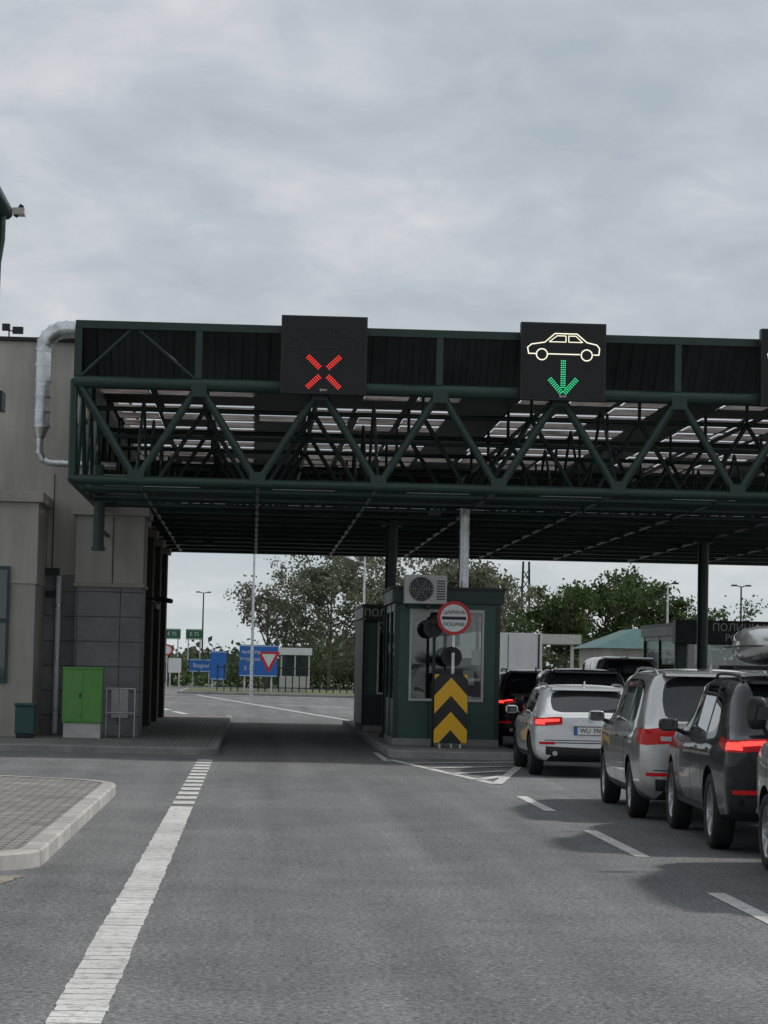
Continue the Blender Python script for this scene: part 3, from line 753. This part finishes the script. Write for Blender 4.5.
    for yy in (rax, fax):
        for s_ in (-1, 1): cu.cyl((s_ * (hw - .30), yy, R + .01), (s_ * (hw + .3), yy, R + .01), R + .055, 'seam', 40)
    co = cu.build('cut')
    bo = ob.modifiers.new('b', 'BOOLEAN'); bo.object = co; bo.operation = 'DIFFERENCE'; bo.solver = 'EXACT'
    try: bo.material_mode = 'TRANSFER'
    except Exception: pass
    dg = bpy.context.evaluated_depsgraph_get(); dg.update()
    ev = ob.evaluated_get(dg); nm = bpy.data.meshes.new_from_object(ev, preserve_all_data_layers=True, depsgraph=dg)
    ob.modifiers.clear(); ob.data = nm; bpy.data.objects.remove(co)
    try:
        bpy.context.view_layer.objects.active = ob; ob.select_set(True); bpy.ops.object.shade_smooth_by_angle(angle=math.radians(38)); ob.select_set(False)
    except Exception: pass
    ob.parent = e
    bvh = BVHTree.FromPolygons([v.co.copy() for v in nm.vertices], [tuple(p_.vertices) for p_ in nm.polygons])
    tr = MB()
    def patch(lo, hi, k, nu=10, nv=4, off=.006, both=True):
        for s_ in ((1, -1) if both else (1,)):
            l2 = [(p_[0] * s_, p_[1], p_[2]) for p_ in lo]; h2 = [(p_[0] * s_, p_[1], p_[2]) for p_ in hi]
            v_, f_ = catmull_patch(bvh, l2, h2, nu, nv, off)
            if s_ < 0: f_ = [t_[::-1] for t_ in f_]
            tr.add(v_, f_, k, True)
    z0, z1 = lampz; zm_ = (z0 + z1) / 2; dz = (z1 - z0)
    if vertical:
        patch([(hw * .50, 0, z0 + .03), (hw * .88, .02, z0), (hw, .10, z0 + .01), (hw, .30, z0 + .05)], [(hw * .50, 0, z1 - .01), (hw * .9, .03, z1), (hw, .12, z1 + .01), (hw, .42, z1)], 'tail', 18, 6, .014)
        patch([(hw * .55, 0, z0 + .05), (hw * .72, 0, z0 + .05)], [(hw * .55, 0, z0 + .10), (hw * .72, 0, z0 + .10)], 'lens', 6, 2, .018)
    else:
        patch([(hw * lampx, 0, z0 + .03), (hw * .80, 0, z0), (hw * .98, .10, z0 + .0), (hw, lampy, z0 + .08)], [(hw * lampx, 0, z1), (hw * .85, 0, z1), (hw, .12, z1 + .01), (hw, lampy, z1 + .02)], 'tail', 18, 6, .014)
        if lit:
            patch([(hw * (lampx + .05), 0, zm_), (hw * .85, 0, zm_ - .02), (hw, .12, zm_ - .01)], [(hw * (lampx + .05), 0, zm_ + dz * .25), (hw * .85, 0, zm_ + dz * .20), (hw, .12, zm_ + dz * .22)], 'brake', 14, 2, .020)
            patch([(hw * .80, 0, z0 + .02), (hw, .10, z0 + .03)], [(hw * .80, 0, z0 + .05), (hw, .12, z0 + .06)], 'brake', 8, 1, .020)
    patch([(-hw * .78, 0, cl + .12), (0, -.05, cl + .12), (hw * .78, 0, cl + .12)], [(-hw * .78, 0, cl + .27), (0, -.05, cl + .25), (hw * .78, 0, cl + .27)], 'black', 14, 3, .008, False)
    patch([(hw * .62, 0, cl + .30), (hw * .9, .03, cl + .30)], [(hw * .62, 0, cl + .34), (hw * .9, .03, cl + .34)], 'tail', 5, 1, .010)
    patch([(-hw * .62, 0, platez - .20), (hw * .62, 0, platez - .20)], [(-hw * .62, 0, platez - .185), (hw * .62, 0, platez - .185)], 'seam', 14, 1, .004, False)
    patch([(-hw * .80, 0, cl + .36), (hw * .80, 0, cl + .36)], [(-hw * .80, 0, cl + .372), (hw * .80, 0, cl + .372)], 'seam', 14, 1, .004, False)
    for yy in (yC + .03, yB + .03, wsb - .22):
        patch([(hw, yy, cl + .14), (hw, yy, be - .05)], [(hw, yy + .014, cl + .14), (hw, yy + .014, be - .05)], 'seam', 10, 1, .003)
    patch([(hw, rax + R + .07, cl + .05), (hw, fax - R - .07, cl + .05)], [(hw, rax + R + .07, cl + .13), (hw, fax - R - .07, cl + .13)], 'black', 12, 2, .005)
    for yy in (yC - .12, yB - .14):
        patch([(hw, yy - .10, be - .13), (hw, yy + .10, be - .13)], [(hw, yy - .10, be - .105), (hw, yy + .10, be - .105)], paint, 4, 1, .030)
        patch([(hw, yy - .10, be - .15), (hw, yy + .10, be - .15)], [(hw, yy - .10, be - .135), (hw, yy + .10, be - .135)], 'seam', 4, 1, .006)
    patch([(hw * .55, L, hood - .34), (hw * .85, L - .1, hood - .33), (hw, L - .35, hood - .26)], [(hw * .55, L, hood - .24), (hw * .85, L - .1, hood - .22), (hw, L - .38, hood - .18)], 'lens', 10, 3, .008)
    patch([(-hw * .45, L, hood - .42), (hw * .45, L, hood - .42)], [(-hw * .42, L, hood - .28), (hw * .42, L, hood - .28)], 'black', 8, 3, .008, False)
    patch([(-hw * .6, L, cl + .12), (hw * .6, L, cl + .12)], [(-hw * .6, L, cl + .24), (hw * .6, L, cl + .24)], 'black', 8, 3, .008, False)
    hit = bvh.ray_cast(Vector((0.0, -1, platez)), Vector((0, 1, 0)))
    yp = hit[0].y if hit[0] else 0
    tr.box(-.27, .27, yp - .02, yp + .03, platez - .065, platez + .065, 'black'); tr.box(-.26, .26, yp - .024, yp - .0205, platez - .056, platez + .056, 'plate')
    tr.box(-.26, -.215, yp - .027, yp - .0245, platez - .056, platez + .056, 'blue')
    tr.box(-.30, .30, yp - .03, yp + .03, platez + .075, platez + .10, 'zinc' if paint in ('csilver', 'cbeige') else paint)
    tr.cyl((0, yp - .012, platez + .17), (0, yp + .02, platez + .17), .045, 'zinc', 20)
    ys = yg; zs = H - .06
    tr.hexa([(-hw * .62, ys - .13, zs - .02), (hw * .62, ys - .13, zs - .02), (hw * .64, ys + .1, zs - .01), (-hw * .64, ys + .1, zs - .01),
             (-hw * .62, ys - .12, zs + .01), (hw * .62, ys - .12, zs + .01), (hw * .64, ys + .1, zs + .038), (-hw * .64, ys + .1, zs + .038)], paint)
    tr.cyl((0, .19, be + .07), (.42, .25, be + .13), .012, 'black', 6)
    if rails:
        for s_ in (-1, 1):
            rp = []
            for t in range(9):
                yy = lerp(yg + .15, wst - .15, t / 8); h2 = bvh.ray_cast(Vector((s_ * hw * .67, yy, 3)), Vector((0, 0, -1)))
                zz = (h2[0].z if h2[0] else H) + (.045 if 0 < t < 8 else .0); rp.append((s_ * hw * .67, yy, zz))
            tr.tube(rp, .016, 'black' if paint in ('cblack', 'cdkred') else 'zinc', 8)
    tr.hexa([(-.02, yg + .35, H - .01), (.02, yg + .35, H - .01), (.02, yg + .55, H), (-.02, yg + .55, H), (-.006, yg + .34, H + .07), (.006, yg + .34, H + .07), (.008, yg + .48, H + .02), (-.008, yg + .48, H + .02)], paint)
    for s_ in (-1, 1):
        ym = wsb - .32; xm = s_ * (hw + .09); zm = be + .06 + (.22 if mirror > 1 else 0)
        tr.ball((xm, ym, zm), .10 * mirror, 'black' if mblack else paint, 16, 12, (1.05 if mirror <= 1 else .8, .55, .68 if mirror <= 1 else 1.3), .6)
        tr.box(xm - .085 * mirror, xm + .085 * mirror, ym - .058 * mirror, ym - .054 * mirror, zm - .05 * mirror, zm + .05 * mirror, 'glass')
        tr.cyl((s_ * hw * .92, ym + .03, be - .02), (xm, ym + .02, zm), .025, 'black', 8)
    for s_ in (-1, 1): tr.cyl((s_ * hw * .62, -.005, cl + .16), (s_ * hw * .62, .15, cl + .16), .04, 'zinc', 12)
    tr.build('trim', e)
    text(plate_txt, .105, (.02, yp - .027, platez), 'black', e, 'plate_text', sx=.95)
    for yy in (rax, fax):
        for s_ in (-1, 1):
            wmb = MB(); c = (s_ * (hw - .13), yy, R)
            wmb.lathe_x(c, [(-.10, R * .66), (-.105, R * .9), (-.08, R * .985), (-.04, R), (.04, R), (.08, R * .985), (.105, R * .92), (.108, R * .78), (.09, R * .68)], 'tyre', 40, s_)
            wmb.lathe_x(c, [(.09, R * .69), (.085, R * .66), (.03, R * .62), (-.05, R * .60)], rim, 40, s_)
            wmb.lathe_x(c, [(-.02, R * .62), (-.02, .01)], 'black', 32, s_, False)
            wmb.lathe_x(c, [(.0, R * .45), (.0, .05)], 'rimd', 24, s_, False)
            ns = 5
            for i in range(ns * 2):
                t = 2 * math.pi * (i // 2) / ns + (0.16 if i % 2 else -0.16) + seed; rr0, rr1 = .04, R * .65
                dr = Vector((0, math.cos(t), math.sin(t))); pr = Vector((0, -math.sin(t), math.cos(t)))
                cc_ = Vector(c); o1 = Vector((s_ * .06, 0, 0)); o2 = Vector((s_ * .075, 0, 0)); dn = Vector((s_ * -.03, 0, 0))
                a0, a1 = cc_ + dr * rr0, cc_ + dr * rr1
                wmb.hexa([a0 - pr * .02 + o1 + dn, a0 + pr * .02 + o1 + dn, a1 + pr * .014 + o2 + dn, a1 - pr * .014 + o2 + dn, a0 - pr * .02 + o1, a0 + pr * .02 + o1, a1 + pr * .014 + o2, a1 - pr * .014 + o2], rim)
            wmb.cyl(Vector(c) + Vector((s_ * .02, 0, 0)), Vector(c) + Vector((s_ * .07, 0, 0)), .055, rim, 16)
            wmb.build('wheel', e)
    if box:
        bx = MB(); n = 16; L0, L1 = yg - .15, yg + 2.0; xs = -hw * .16
        vs2 = []
        sec = 20
        for i in range(n + 1):
            t = i / n; yy = L0 + (L1 - L0) * t; k_ = min(1, (math.sin(math.pi * min(max(t, .0), 1)) + .001) ** .34)
            for j in range(sec):
                a_ = 2 * math.pi * j / sec; cx = abs(math.cos(a_)) ** .6 * (1 if math.cos(a_) >= 0 else -1); sz = abs(math.sin(a_)) ** .6 * (1 if math.sin(a_) >= 0 else -1)
                vs2.append((xs + .42 * cx * (0.25 + .75 * k_), yy, H + .30 + .20 * sz * k_))
        fs2 = [(i * sec + j, i * sec + (j + 1) % sec, (i + 1) * sec + (j + 1) % sec, (i + 1) * sec + j) for i in range(n) for j in range(sec)]
        bx.add(vs2, fs2, 'csilver', True); bx.add(vs2[:sec], [tuple(range(sec))[::-1]], 'csilver'); bx.add(vs2[-sec:], [tuple(range(sec))], 'csilver')
        for yy in (yg + .35, yg + 1.35): bx.box(-hw * .72, hw * .72, yy, yy + .06, H + .055, H + .095, 'black')
        bx.box(xs - .425, xs + .425, L0 + .22, L1 - .22, H + .28, H + .292, 'black')
        bx.build('roof_box', e)
    return e

yw = math.radians(-1.6)
car('white_estate_car', (5.33, 37.7), yw, 'cwhite', L=4.7, H=1.45, W=1.83, be=.95, rake=.55, hood=.97, rax=.95, wb=2.85, R=.335, lampz=(.81, .96), lampx=.50, lampy=.45, platez=.74, plate_txt='WU 3963', rim='rimd')
car('silver_minivan', (5.28, 26.9), yw * 1.5, 'csilver', L=4.85, H=1.73, W=1.90, be=1.06, rake=.34, hood=1.10, wst=3.05, wsb=4.0, rax=.98, wb=2.92, R=.335, vertical=True, lampz=(.87, 1.08), platez=.72, plate_txt='BG 1147', lit=False)
car('black_suv', (5.32, 22.2), yw * 1.5, 'cblack', L=4.7, H=1.68, W=1.89, cl=.27, be=1.08, rake=.46, hood=1.12, rax=.98, wb=2.86, R=.37, lampz=(.96, 1.11), lampx=.52, lampy=.48, platez=.84, plate_txt='SU 082', box=True, cladding=True, rim='rim')
car('champagne_minivan', (5.28, 16.9), yw, 'cbeige', L=4.75, H=1.80, W=1.9, be=1.08, rake=.34, hood=1.16, wst=3.0, wsb=3.95, rax=.95, wb=2.86, R=.335, vertical=True, lampz=(.90, 1.2), platez=.75, mirror=1.1, mblack=True, plate_txt='NS 331')
car('black_suv', (6.22, 44.4), yw, 'cblack', L=4.6, H=1.72, W=1.88, cl=.27, be=1.06, rake=.42, hood=1.12, rax=.9, wb=2.8, R=.36, lampz=(.98, 1.12), platez=.86)
car('maroon_suv', (6.02, 50.4), yw, 'cdkred', L=4.5, H=1.68, W=1.88, cl=.25, be=1.03, rake=.42, hood=1.08, rax=.9, wb=2.7, R=.35, lampz=(.95, 1.10), lampx=.55, platez=.8)
car('grey_van', (9.0, 57.2), yw, 'cgrey', L=5.0, H=2.05, W=1.95, cl=.25, be=1.15, rake=.22, hood=1.25, wst=3.6, wsb=4.4, rax=1.0, wb=3.0, R=.34, vertical=True, lampz=(.9, 1.2), rails=False)

tk = empty('box_truck', (8.9, 84, 0)); f = MB()
f.box(-1.2, 1.2, 0, 6, .95, 2.95, 'white'); f.box(-1.15, 1.15, 6.3, 8.2, .5, 2.5, 'white'); f.box(-1.05, 1.05, 8.2, 8.23, 1.5, 2.3, 'glass'); f.box(-.45, .45, 0, 8.0, .6, .949, 'dark')
f.box(-.012, .012, -.012, -.002, 1.0, 2.9, 'dark')
for s_ in (-1, 1): f.box(s_ * 1.08 - .03, s_ * 1.08 + .03, -.02, -.002, .97, 2.92, 'dark')
f.box(-1.15, 1.15, -.06, 0, .55, .8, 'dark')
for yy in (1.3, 7.2):
    for s_ in (-1, 1): f.lathe_x((s_ * 1.0, yy, .48), [(-.15, .1), (-.15, .44), (-.1, .48), (.1, .48), (.15, .44), (.15, .25), (.1, .05)], 'tyre', 24, s_)
f.build('truck_body', tk, bevel=.02)

# ---------------------------------------------------------------- far objects
def lamp(x, y, h, dbl=False):
    e = empty('street_lamp', (x, y, 0)); f = MB(); f.cyl((0, 0, 0), (0, 0, h), .09, 'dark' if dbl else 'zinc', 8, .05)
    for s_ in ((-1, 1) if dbl else (1,)):
        f.tube([(0, 0, h), (s_ * .2, 0, h + .06), (s_ * .4, 0, h + .08)], .035, 'dark', 6); f.box(min(s_ * .3, s_ * .62), max(s_ * .3, s_ * .62), -.15, .15, h + .04, h + .14, 'dark')
    f.build('pole', e)
lamp(-4.3, 200, 7.4, True); lamp(-.1, 122, 7.6); lamp(5.8, 128, 7.6); lamp(31, 152, 7.2, True); lamp(24.2, 140, 6.8); lamp(27.5, 160, 6.6, True)
lm = empty('lattice_mast', (28, 248, 0)); f = MB()
for sx_, sy_ in ((-.6, -.6), (.6, -.6), (.6, .6), (-.6, .6)): f.cyl((sx_, sy_, 0), (sx_ * .5, sy_ * .5, 12.8), .08, 'dark', 6)
for i in range(12):
    k0 = .6 - .3 * i / 12; k1 = .6 - .3 * (i + 1) / 12
    for a_, b_ in (((-1, -1), (1, -1)), ((1, -1), (1, 1)), ((1, 1), (-1, 1)), ((-1, 1), (-1, -1))): f.cyl((a_[0] * k0, a_[1] * k0, i), (b_[0] * k1, b_[1] * k1, i + 1), .05, 'dark', 5)
f.build('lattice', lm)
fe = MB()
x = -2.0
while x < 26:
    fe.cyl((x, 134, .1), (x, 134, 1.6), .035, 'dark', 5)
    x += .38
for z_ in (.35, 1.45): fe.cyl((-2, 134, z_), (26, 134, z_), .03, 'dark', 5)
fe.build('railing_fence')
def board(name, x, y, w_, z0, z1, k, tri=False):
    e = empty(name, (x, y, 0)); f = MB()
    f.box(-w_ / 2, w_ / 2, -.03, .03, z0, z1, k); f.box(-w_ / 2 + .04, w_ / 2 - .04, -.036, -.031, z0 + .04, z0 + .08, 'white'); f.box(-w_ / 2 + .04, w_ / 2 - .04, -.036, -.031, z1 - .08, z1 - .04, 'white')
    for s_ in (-.35, .35): f.cyl((s_ * w_, .08, 0), (s_ * w_, .08, z1), .05, 'zinc', 6)
    if tri:
        cx = w_ * .27; cz = (z0 + z1) / 2; r = (z1 - z0) * .36
        f.add([(cx - r, -.036, cz + r * .8), (cx + r, -.036, cz + r * .8), (cx, -.036, cz - r)], [(0, 2, 1)], 'red'); f.add([(cx - r * .62, -.042, cz + r * .6), (cx + r * .62, -.042, cz + r * .6), (cx, -.042, cz - r * .55)], [(0, 2, 1)], 'white')
    f.build('panel', e); return e
s_ = board('direction_sign', .25, 132, 2.1, .95, 2.7, 'blue', tri=True)
text('Republika Srbija', .26, (-.40, -.04, 2.3), 'white', s_, sx=.62); text('Република', .26, (-.45, -.04, 1.9), 'white', s_, sx=.8); text('E 75', .3, (-.5, -.04, 1.4), 'white', s_)
s_ = board('direction_sign', -3.6, 165, 1.6, 1.0, 1.9, 'blue'); text('Beograd', .4, (0, -.04, 1.45), 'white', s_, sx=.8)
s_ = board('direction_sign', -2.2, 150, 1.0, .6, 2.4, 'blue')
s_ = board('direction_sign', -4.9, 150, .8, 1.0, 1.9, 'white')
for xg in (-6.3, -4.6): s_ = board('motorway_sign', xg, 185, 1.3, 3.4, 4.2, 'sgreen'); text('E 75', .4, (0, -.04, 3.8), 'white', s_)
ts = empty('traffic_sign', (-4.6, 128, 0)); f = MB(); f.cyl((0, 0, 0), (0, 0, 2.4), .03, 'zinc', 6); f.cyl((0, -.03, 2.3), (0, -.05, 2.3), .3, 'red', 20); f.cyl((0, -.051, 2.3), (0, -.06, 2.3), .22, 'white', 20); f.build('disc', ts)
kb = empty('kiosk', (2.35, 137, 0)); f = MB()
f.box(-.85, .85, 0, 1.6, .13, 1.0, 'offwhite'); f.box(-.8, .8, .05, 1.55, 1.0, 2.2, 'wglass'); f.box(-.95, .95, -.1, 1.7, 2.2, 2.6, 'white')
for x_ in (-.82, -.04, .76): f.box(x_, x_ + .08, -.01, .04, 1.0, 2.2, 'offwhite')
f.build('kiosk_body', kb, bevel=.01)
hb = empty('service_building', (18.3, 112, 0)); f = MB()
f.box(-2.0, 3.2, 0, 8, 0, 2.75, 'stucco')
f.hexa([(-2.4, -.4, 2.75), (3.6, -.4, 2.75), (3.6, 8.4, 2.75), (-2.4, 8.4, 2.75), (-.2, 1.5, 3.7), (1.6, 1.5, 3.7), (1.6, 6, 3.7), (-.2, 6, 3.7)], 'tealroof')
for x_ in (-1.6, -.3, 1.0, 2.2): f.box(x_, x_ + .9, -.03, .01, 1.1, 2.3, 'wglass')
f.build('building_body', hb)
hb = empty('storage_building', (-22, 190, 0)); f = MB(); f.box(-8, 6, 0, 10, 0, 3.6, 'stucco2'); f.box(-8.3, 6.3, -.3, 10.3, 3.6, 4.0, 'tealroof'); f.build('building_body', hb)
dc = empty('distant_canopy', (17.5, 150, 0)); f = MB(); f.box(-3, 3, 0, 8, 3.3, 3.9, 'offwhite')
for x_ in (-2.5, 2.5): f.box(x_ - .1, x_ + .1, .5, .7, 0, 3.3, 'offwhite')
f.build('canopy_body', dc)

# ---------------------------------------------------------------- trees
def leaf_quads(C, size, rng):
    n = len(C); a = rng.normal(size=(n, 3)); a /= np.linalg.norm(a, axis=1)[:, None]
    b = np.cross(a, rng.normal(size=(n, 3))); b /= np.linalg.norm(b, axis=1)[:, None]
    s = (size * rng.uniform(.6, 1.3, n))[:, None]
    V = np.stack([C - a * s - b * s * .5, C + a * s * .2 - b * s * .6, C + a * s + b * s * .3, C - a * s * .3 + b * s * .6], 1).reshape(-1, 3)
    F = np.arange(4 * n).reshape(-1, 4); return V, F
def tree(name, x, y, H, Rr, seed, leafk, nclump=60, per=110, lsize=.17, spread=1.0, nlimb=9):
    rng = np.random.default_rng(seed); e = empty(name, (x, y, 0)); t = MB()
    th = H * .3; t.cyl((0, 0, 0), (.1, 0, th), .035 * H * .5, 'bark', 9, .022 * H * .5)
    cen = []
    top = Vector((.1, 0, th))
    lead = Vector((rng.normal() * .3, rng.normal() * .3, H * .85)); t.cyl(top, lead, .022 * H * .5, 'bark', 7, .03)
    for i in range(nlimb):
        an = 2 * math.pi * i / nlimb + rng.uniform(-.4, .4); st = top.lerp(lead, rng.uniform(0, .7)); rr = Rr * rng.uniform(.6, 1.0)
        zt = min(H * .97, st.z + rng.uniform(.15, .45) * H); en = Vector((math.cos(an) * rr, math.sin(an) * rr, zt)); md = st.lerp(en, .5) + Vector((0, 0, -.06 * H))
        t.cyl(st, md, .008 * H, 'bark', 6, .006 * H); t.cyl(md, en, .006 * H, 'bark', 6, .02)
        for q_ in range(4):
            e2_ = md.lerp(en, rng.uniform(.1, 1)); e3 = e2_ + Vector(rng.normal(size=3) * Rr * .28); t.cyl(e2_, e3, .025, 'bark', 4, .01); cen.append(e3)
        cen.append(en)
    while len(cen) < nclump:
        d_ = rng.normal(size=3); d_ /= np.linalg.norm(d_); r_ = rng.uniform(.35, 1.0) ** .6
        px = d_ * r_; wz = H * .62 + px[2] * H * .36
        taper = 1 - .35 * max(0, px[2])
        cen.append(Vector((px[0] * Rr * taper, px[1] * Rr * taper, wz)))
    pts = []
    for c in cen:
        k_ = int(per * rng.uniform(.5, 1.5)); rad = Rr * rng.uniform(.10, .22) * spread
        pts.append(np.array(c)[None, :] + rng.normal(size=(k_, 3)) * np.array([rad, rad, rad * .7]))
    C = np.concatenate(pts); V, F = leaf_quads(C, lsize, rng)
    t.build('trunk_and_limbs', e)
    me = bpy.data.meshes.new('foliage'); me.from_pydata(V.tolist(), [], F.tolist()); me.materials.append(M[leafk])
    o = bpy.data.objects.new('foliage', me); COL.objects.link(o); o.parent = e
tree('poplar_tree', 4.9, 158, 9.2, 3.0, 1, 'leafL', 80, 75, .12, .85)
tree('poplar_tree', .8, 160, 7.8, 2.3, 2, 'leafL', 44, 50, .11, .85)
tree('poplar_tree', 8.1, 162, 9.2, 2.5, 3, 'leafL', 60, 70, .13, .85)
tree('poplar_tree', 2.8, 172, 7.4, 2.4, 12, 'leafL', 46, 60, .12, .85)
tree('broadleaf_tree', 13.6, 158, 9.4, 3.2, 4, 'leafL', 80, 95, .15, .9)
tree('broadleaf_tree', 11.0, 168, 8.2, 3.0, 14, 'leafL', 60, 85, .15, .9)
tree('broadleaf_tree', 15.6, 176, 8.6, 3.0, 24, 'leafD', 60, 85, .15, .9)
tree('broadleaf_tree', 20.8, 160, 7.0, 2.4, 5, 'leafD', 60, 90, .14, .85)
tree('broadleaf_tree', 24.0, 165, 8.2, 3.0, 6, 'leafD', 80, 95, .14, .85)
tree('broadleaf_tree', 28.6, 172, 8.5, 2.7, 7, 'leafD', 68, 90, .14, .85)
tree('broadleaf_tree', 33.0, 185, 6.0, 3.0, 8, 'leafD', 60, 90, .15)
tree('broadleaf_tree', 38.0, 200, 5.6, 3.4, 9, 'leafD', 56, 90, .15)
tree('broadleaf_tree', 19.0, 185, 6.2, 2.6, 10, 'leafD', 55, 90, .15)
rng = np.random.default_rng(55); pts = []
for i in range(420):
    x_ = rng.uniform(-70, 150); y_ = rng.uniform(300, 360); h_ = rng.uniform(3.5, 7.5) * (0.55 if x_ < 5 else 1); r_ = rng.uniform(2, 4)
    k_ = 100; d_ = rng.normal(size=(k_, 3)) * np.array([r_ * .6, r_ * .6, h_ * .24]); pts.append(np.array([x_, y_, h_ * .5])[None, :] + d_)
C = np.concatenate(pts); C[:, 2] = np.abs(C[:, 2]); V, F = leaf_quads(C, .42, rng)
me = bpy.data.meshes.new('distant_trees'); me.from_pydata(V.tolist(), [], F.tolist()); me.materials.append(M['leafF'])
o = bpy.data.objects.new('distant_trees', me); COL.objects.link(o)
pts = []
for i in range(160):
    x_ = rng.uniform(-14, 45); y_ = 168 + rng.uniform(-3, 3); pts.append(np.array([x_, y_, .8])[None, :] + rng.normal(size=(90, 3)) * np.array([.9, .8, rng.uniform(.3, .75)]))
C = np.concatenate(pts); C[:, 2] = np.abs(C[:, 2]); V, F = leaf_quads(C, .16, rng)
me = bpy.data.meshes.new('hedge'); me.from_pydata(V.tolist(), [], F.tolist()); me.materials.append(M['leafD'])
o = bpy.data.objects.new('hedge', me); COL.objects.link(o)

# ---------------------------------------------------------------- world and sun
wd = bpy.data.worlds.new('World'); scene.world = wd; wd.use_nodes = True; n = wd.node_tree.nodes; l = wd.node_tree.links
bg = n['Background']; bg.inputs['Strength'].default_value = 0.12
SV = Vector((1.0, 0.18, 1.1)).normalized()
sky = n.new('ShaderNodeTexSky'); sky.sky_type = 'NISHITA'; sky.sun_disc = False
sky.sun_elevation = math.asin(SV.z); sky.sun_rotation = math.atan2(SV.x, SV.y)
tc = n.new('ShaderNodeTexCoord'); sx = n.new('ShaderNodeSeparateXYZ'); l.new(tc.outputs['Generated'], sx.inputs[0])
den = math_node(n, l, 'ADD', math_node(n, l, 'MAXIMUM', sx.outputs[2], 0.0), 0.34)
cb = n.new('ShaderNodeCombineXYZ'); l.new(math_node(n, l, 'DIVIDE', sx.outputs[0], den), cb.inputs[0]); l.new(math_node(n, l, 'DIVIDE', sx.outputs[1], den), cb.inputs[1])
mpn = n.new('ShaderNodeMapping'); mpn.inputs['Location'].default_value = (3.1, 1.7, 0); l.new(cb.outputs[0], mpn.inputs[0])
n1 = noise(n, l, mpn.outputs[0], 4.0, 5, 0.5, 0.3); n2 = noise(n, l, mpn.outputs[0], 13.0, 5, 0.55, 0.5)
nn = math_node(n, l, 'ADD', math_node(n, l, 'MULTIPLY', n1, 0.68), math_node(n, l, 'MULTIPLY', n2, 0.32))
cr = n.new('ShaderNodeValToRGB'); l.new(nn, cr.inputs[0])
cr.color_ramp.elements[0].position = 0.36; cr.color_ramp.elements[0].color = (0.375, 0.43, 0.475, 1)
cr.color_ramp.elements[1].position = 0.68; cr.color_ramp.elements[1].color = (0.66, 0.665, 0.685, 1)
e_ = cr.color_ramp.elements.new(0.5); e_.color = (0.475, 0.51, 0.545, 1)
hz = maprange(n, l, sx.outputs[2], 0.0, 0.09, 1.0, 0.0)
c1 = mixcol(n, l, math_node(n, l, 'MULTIPLY', hz, 0.6), cr.outputs[0], (0.60, 0.65, 0.68))
c2 = mixcol(n, l, 1.0, c1, (9.2, 9.2, 9.2), 'MULTIPLY')
c3 = mixcol(n, l, 0.06, c2, sky.outputs[0])
l.new(c3, bg.inputs['Color'])
sd = bpy.data.lights.new('sun', 'SUN'); sd.energy = 2.7; sd.angle = math.radians(4.0); sd.color = (1.0, 0.955, 0.89)
so = bpy.data.objects.new('sun', sd); COL.objects.link(so); so.rotation_euler = SV.to_track_quat('Z', 'Y').to_euler()

# ---------------------------------------------------------------- camera
cd = bpy.data.cameras.new('camera'); co = bpy.data.objects.new('camera', cd); COL.objects.link(co)
FPX = 2400.0
cd.sensor_fit = 'VERTICAL'; cd.sensor_height = 24; cd.lens = FPX * 24 / 1024; cd.clip_end = 5000; cd.clip_start = 0.1
yaw = math.atan(126.8 / FPX); pitch = math.atan(153.7 / FPX)
co.matrix_world = Matrix.Translation((0, 0, 1.7)) @ Matrix.Rotation(-yaw, 4, 'Z') @ Matrix.Rotation(math.pi / 2 + pitch, 4, 'X') @ Matrix.Rotation(0.021, 4, 'Z')
scene.camera = co
scene.view_settings.view_transform = 'Standard'; scene.view_settings.look = 'None'; scene.view_settings.exposure = 0
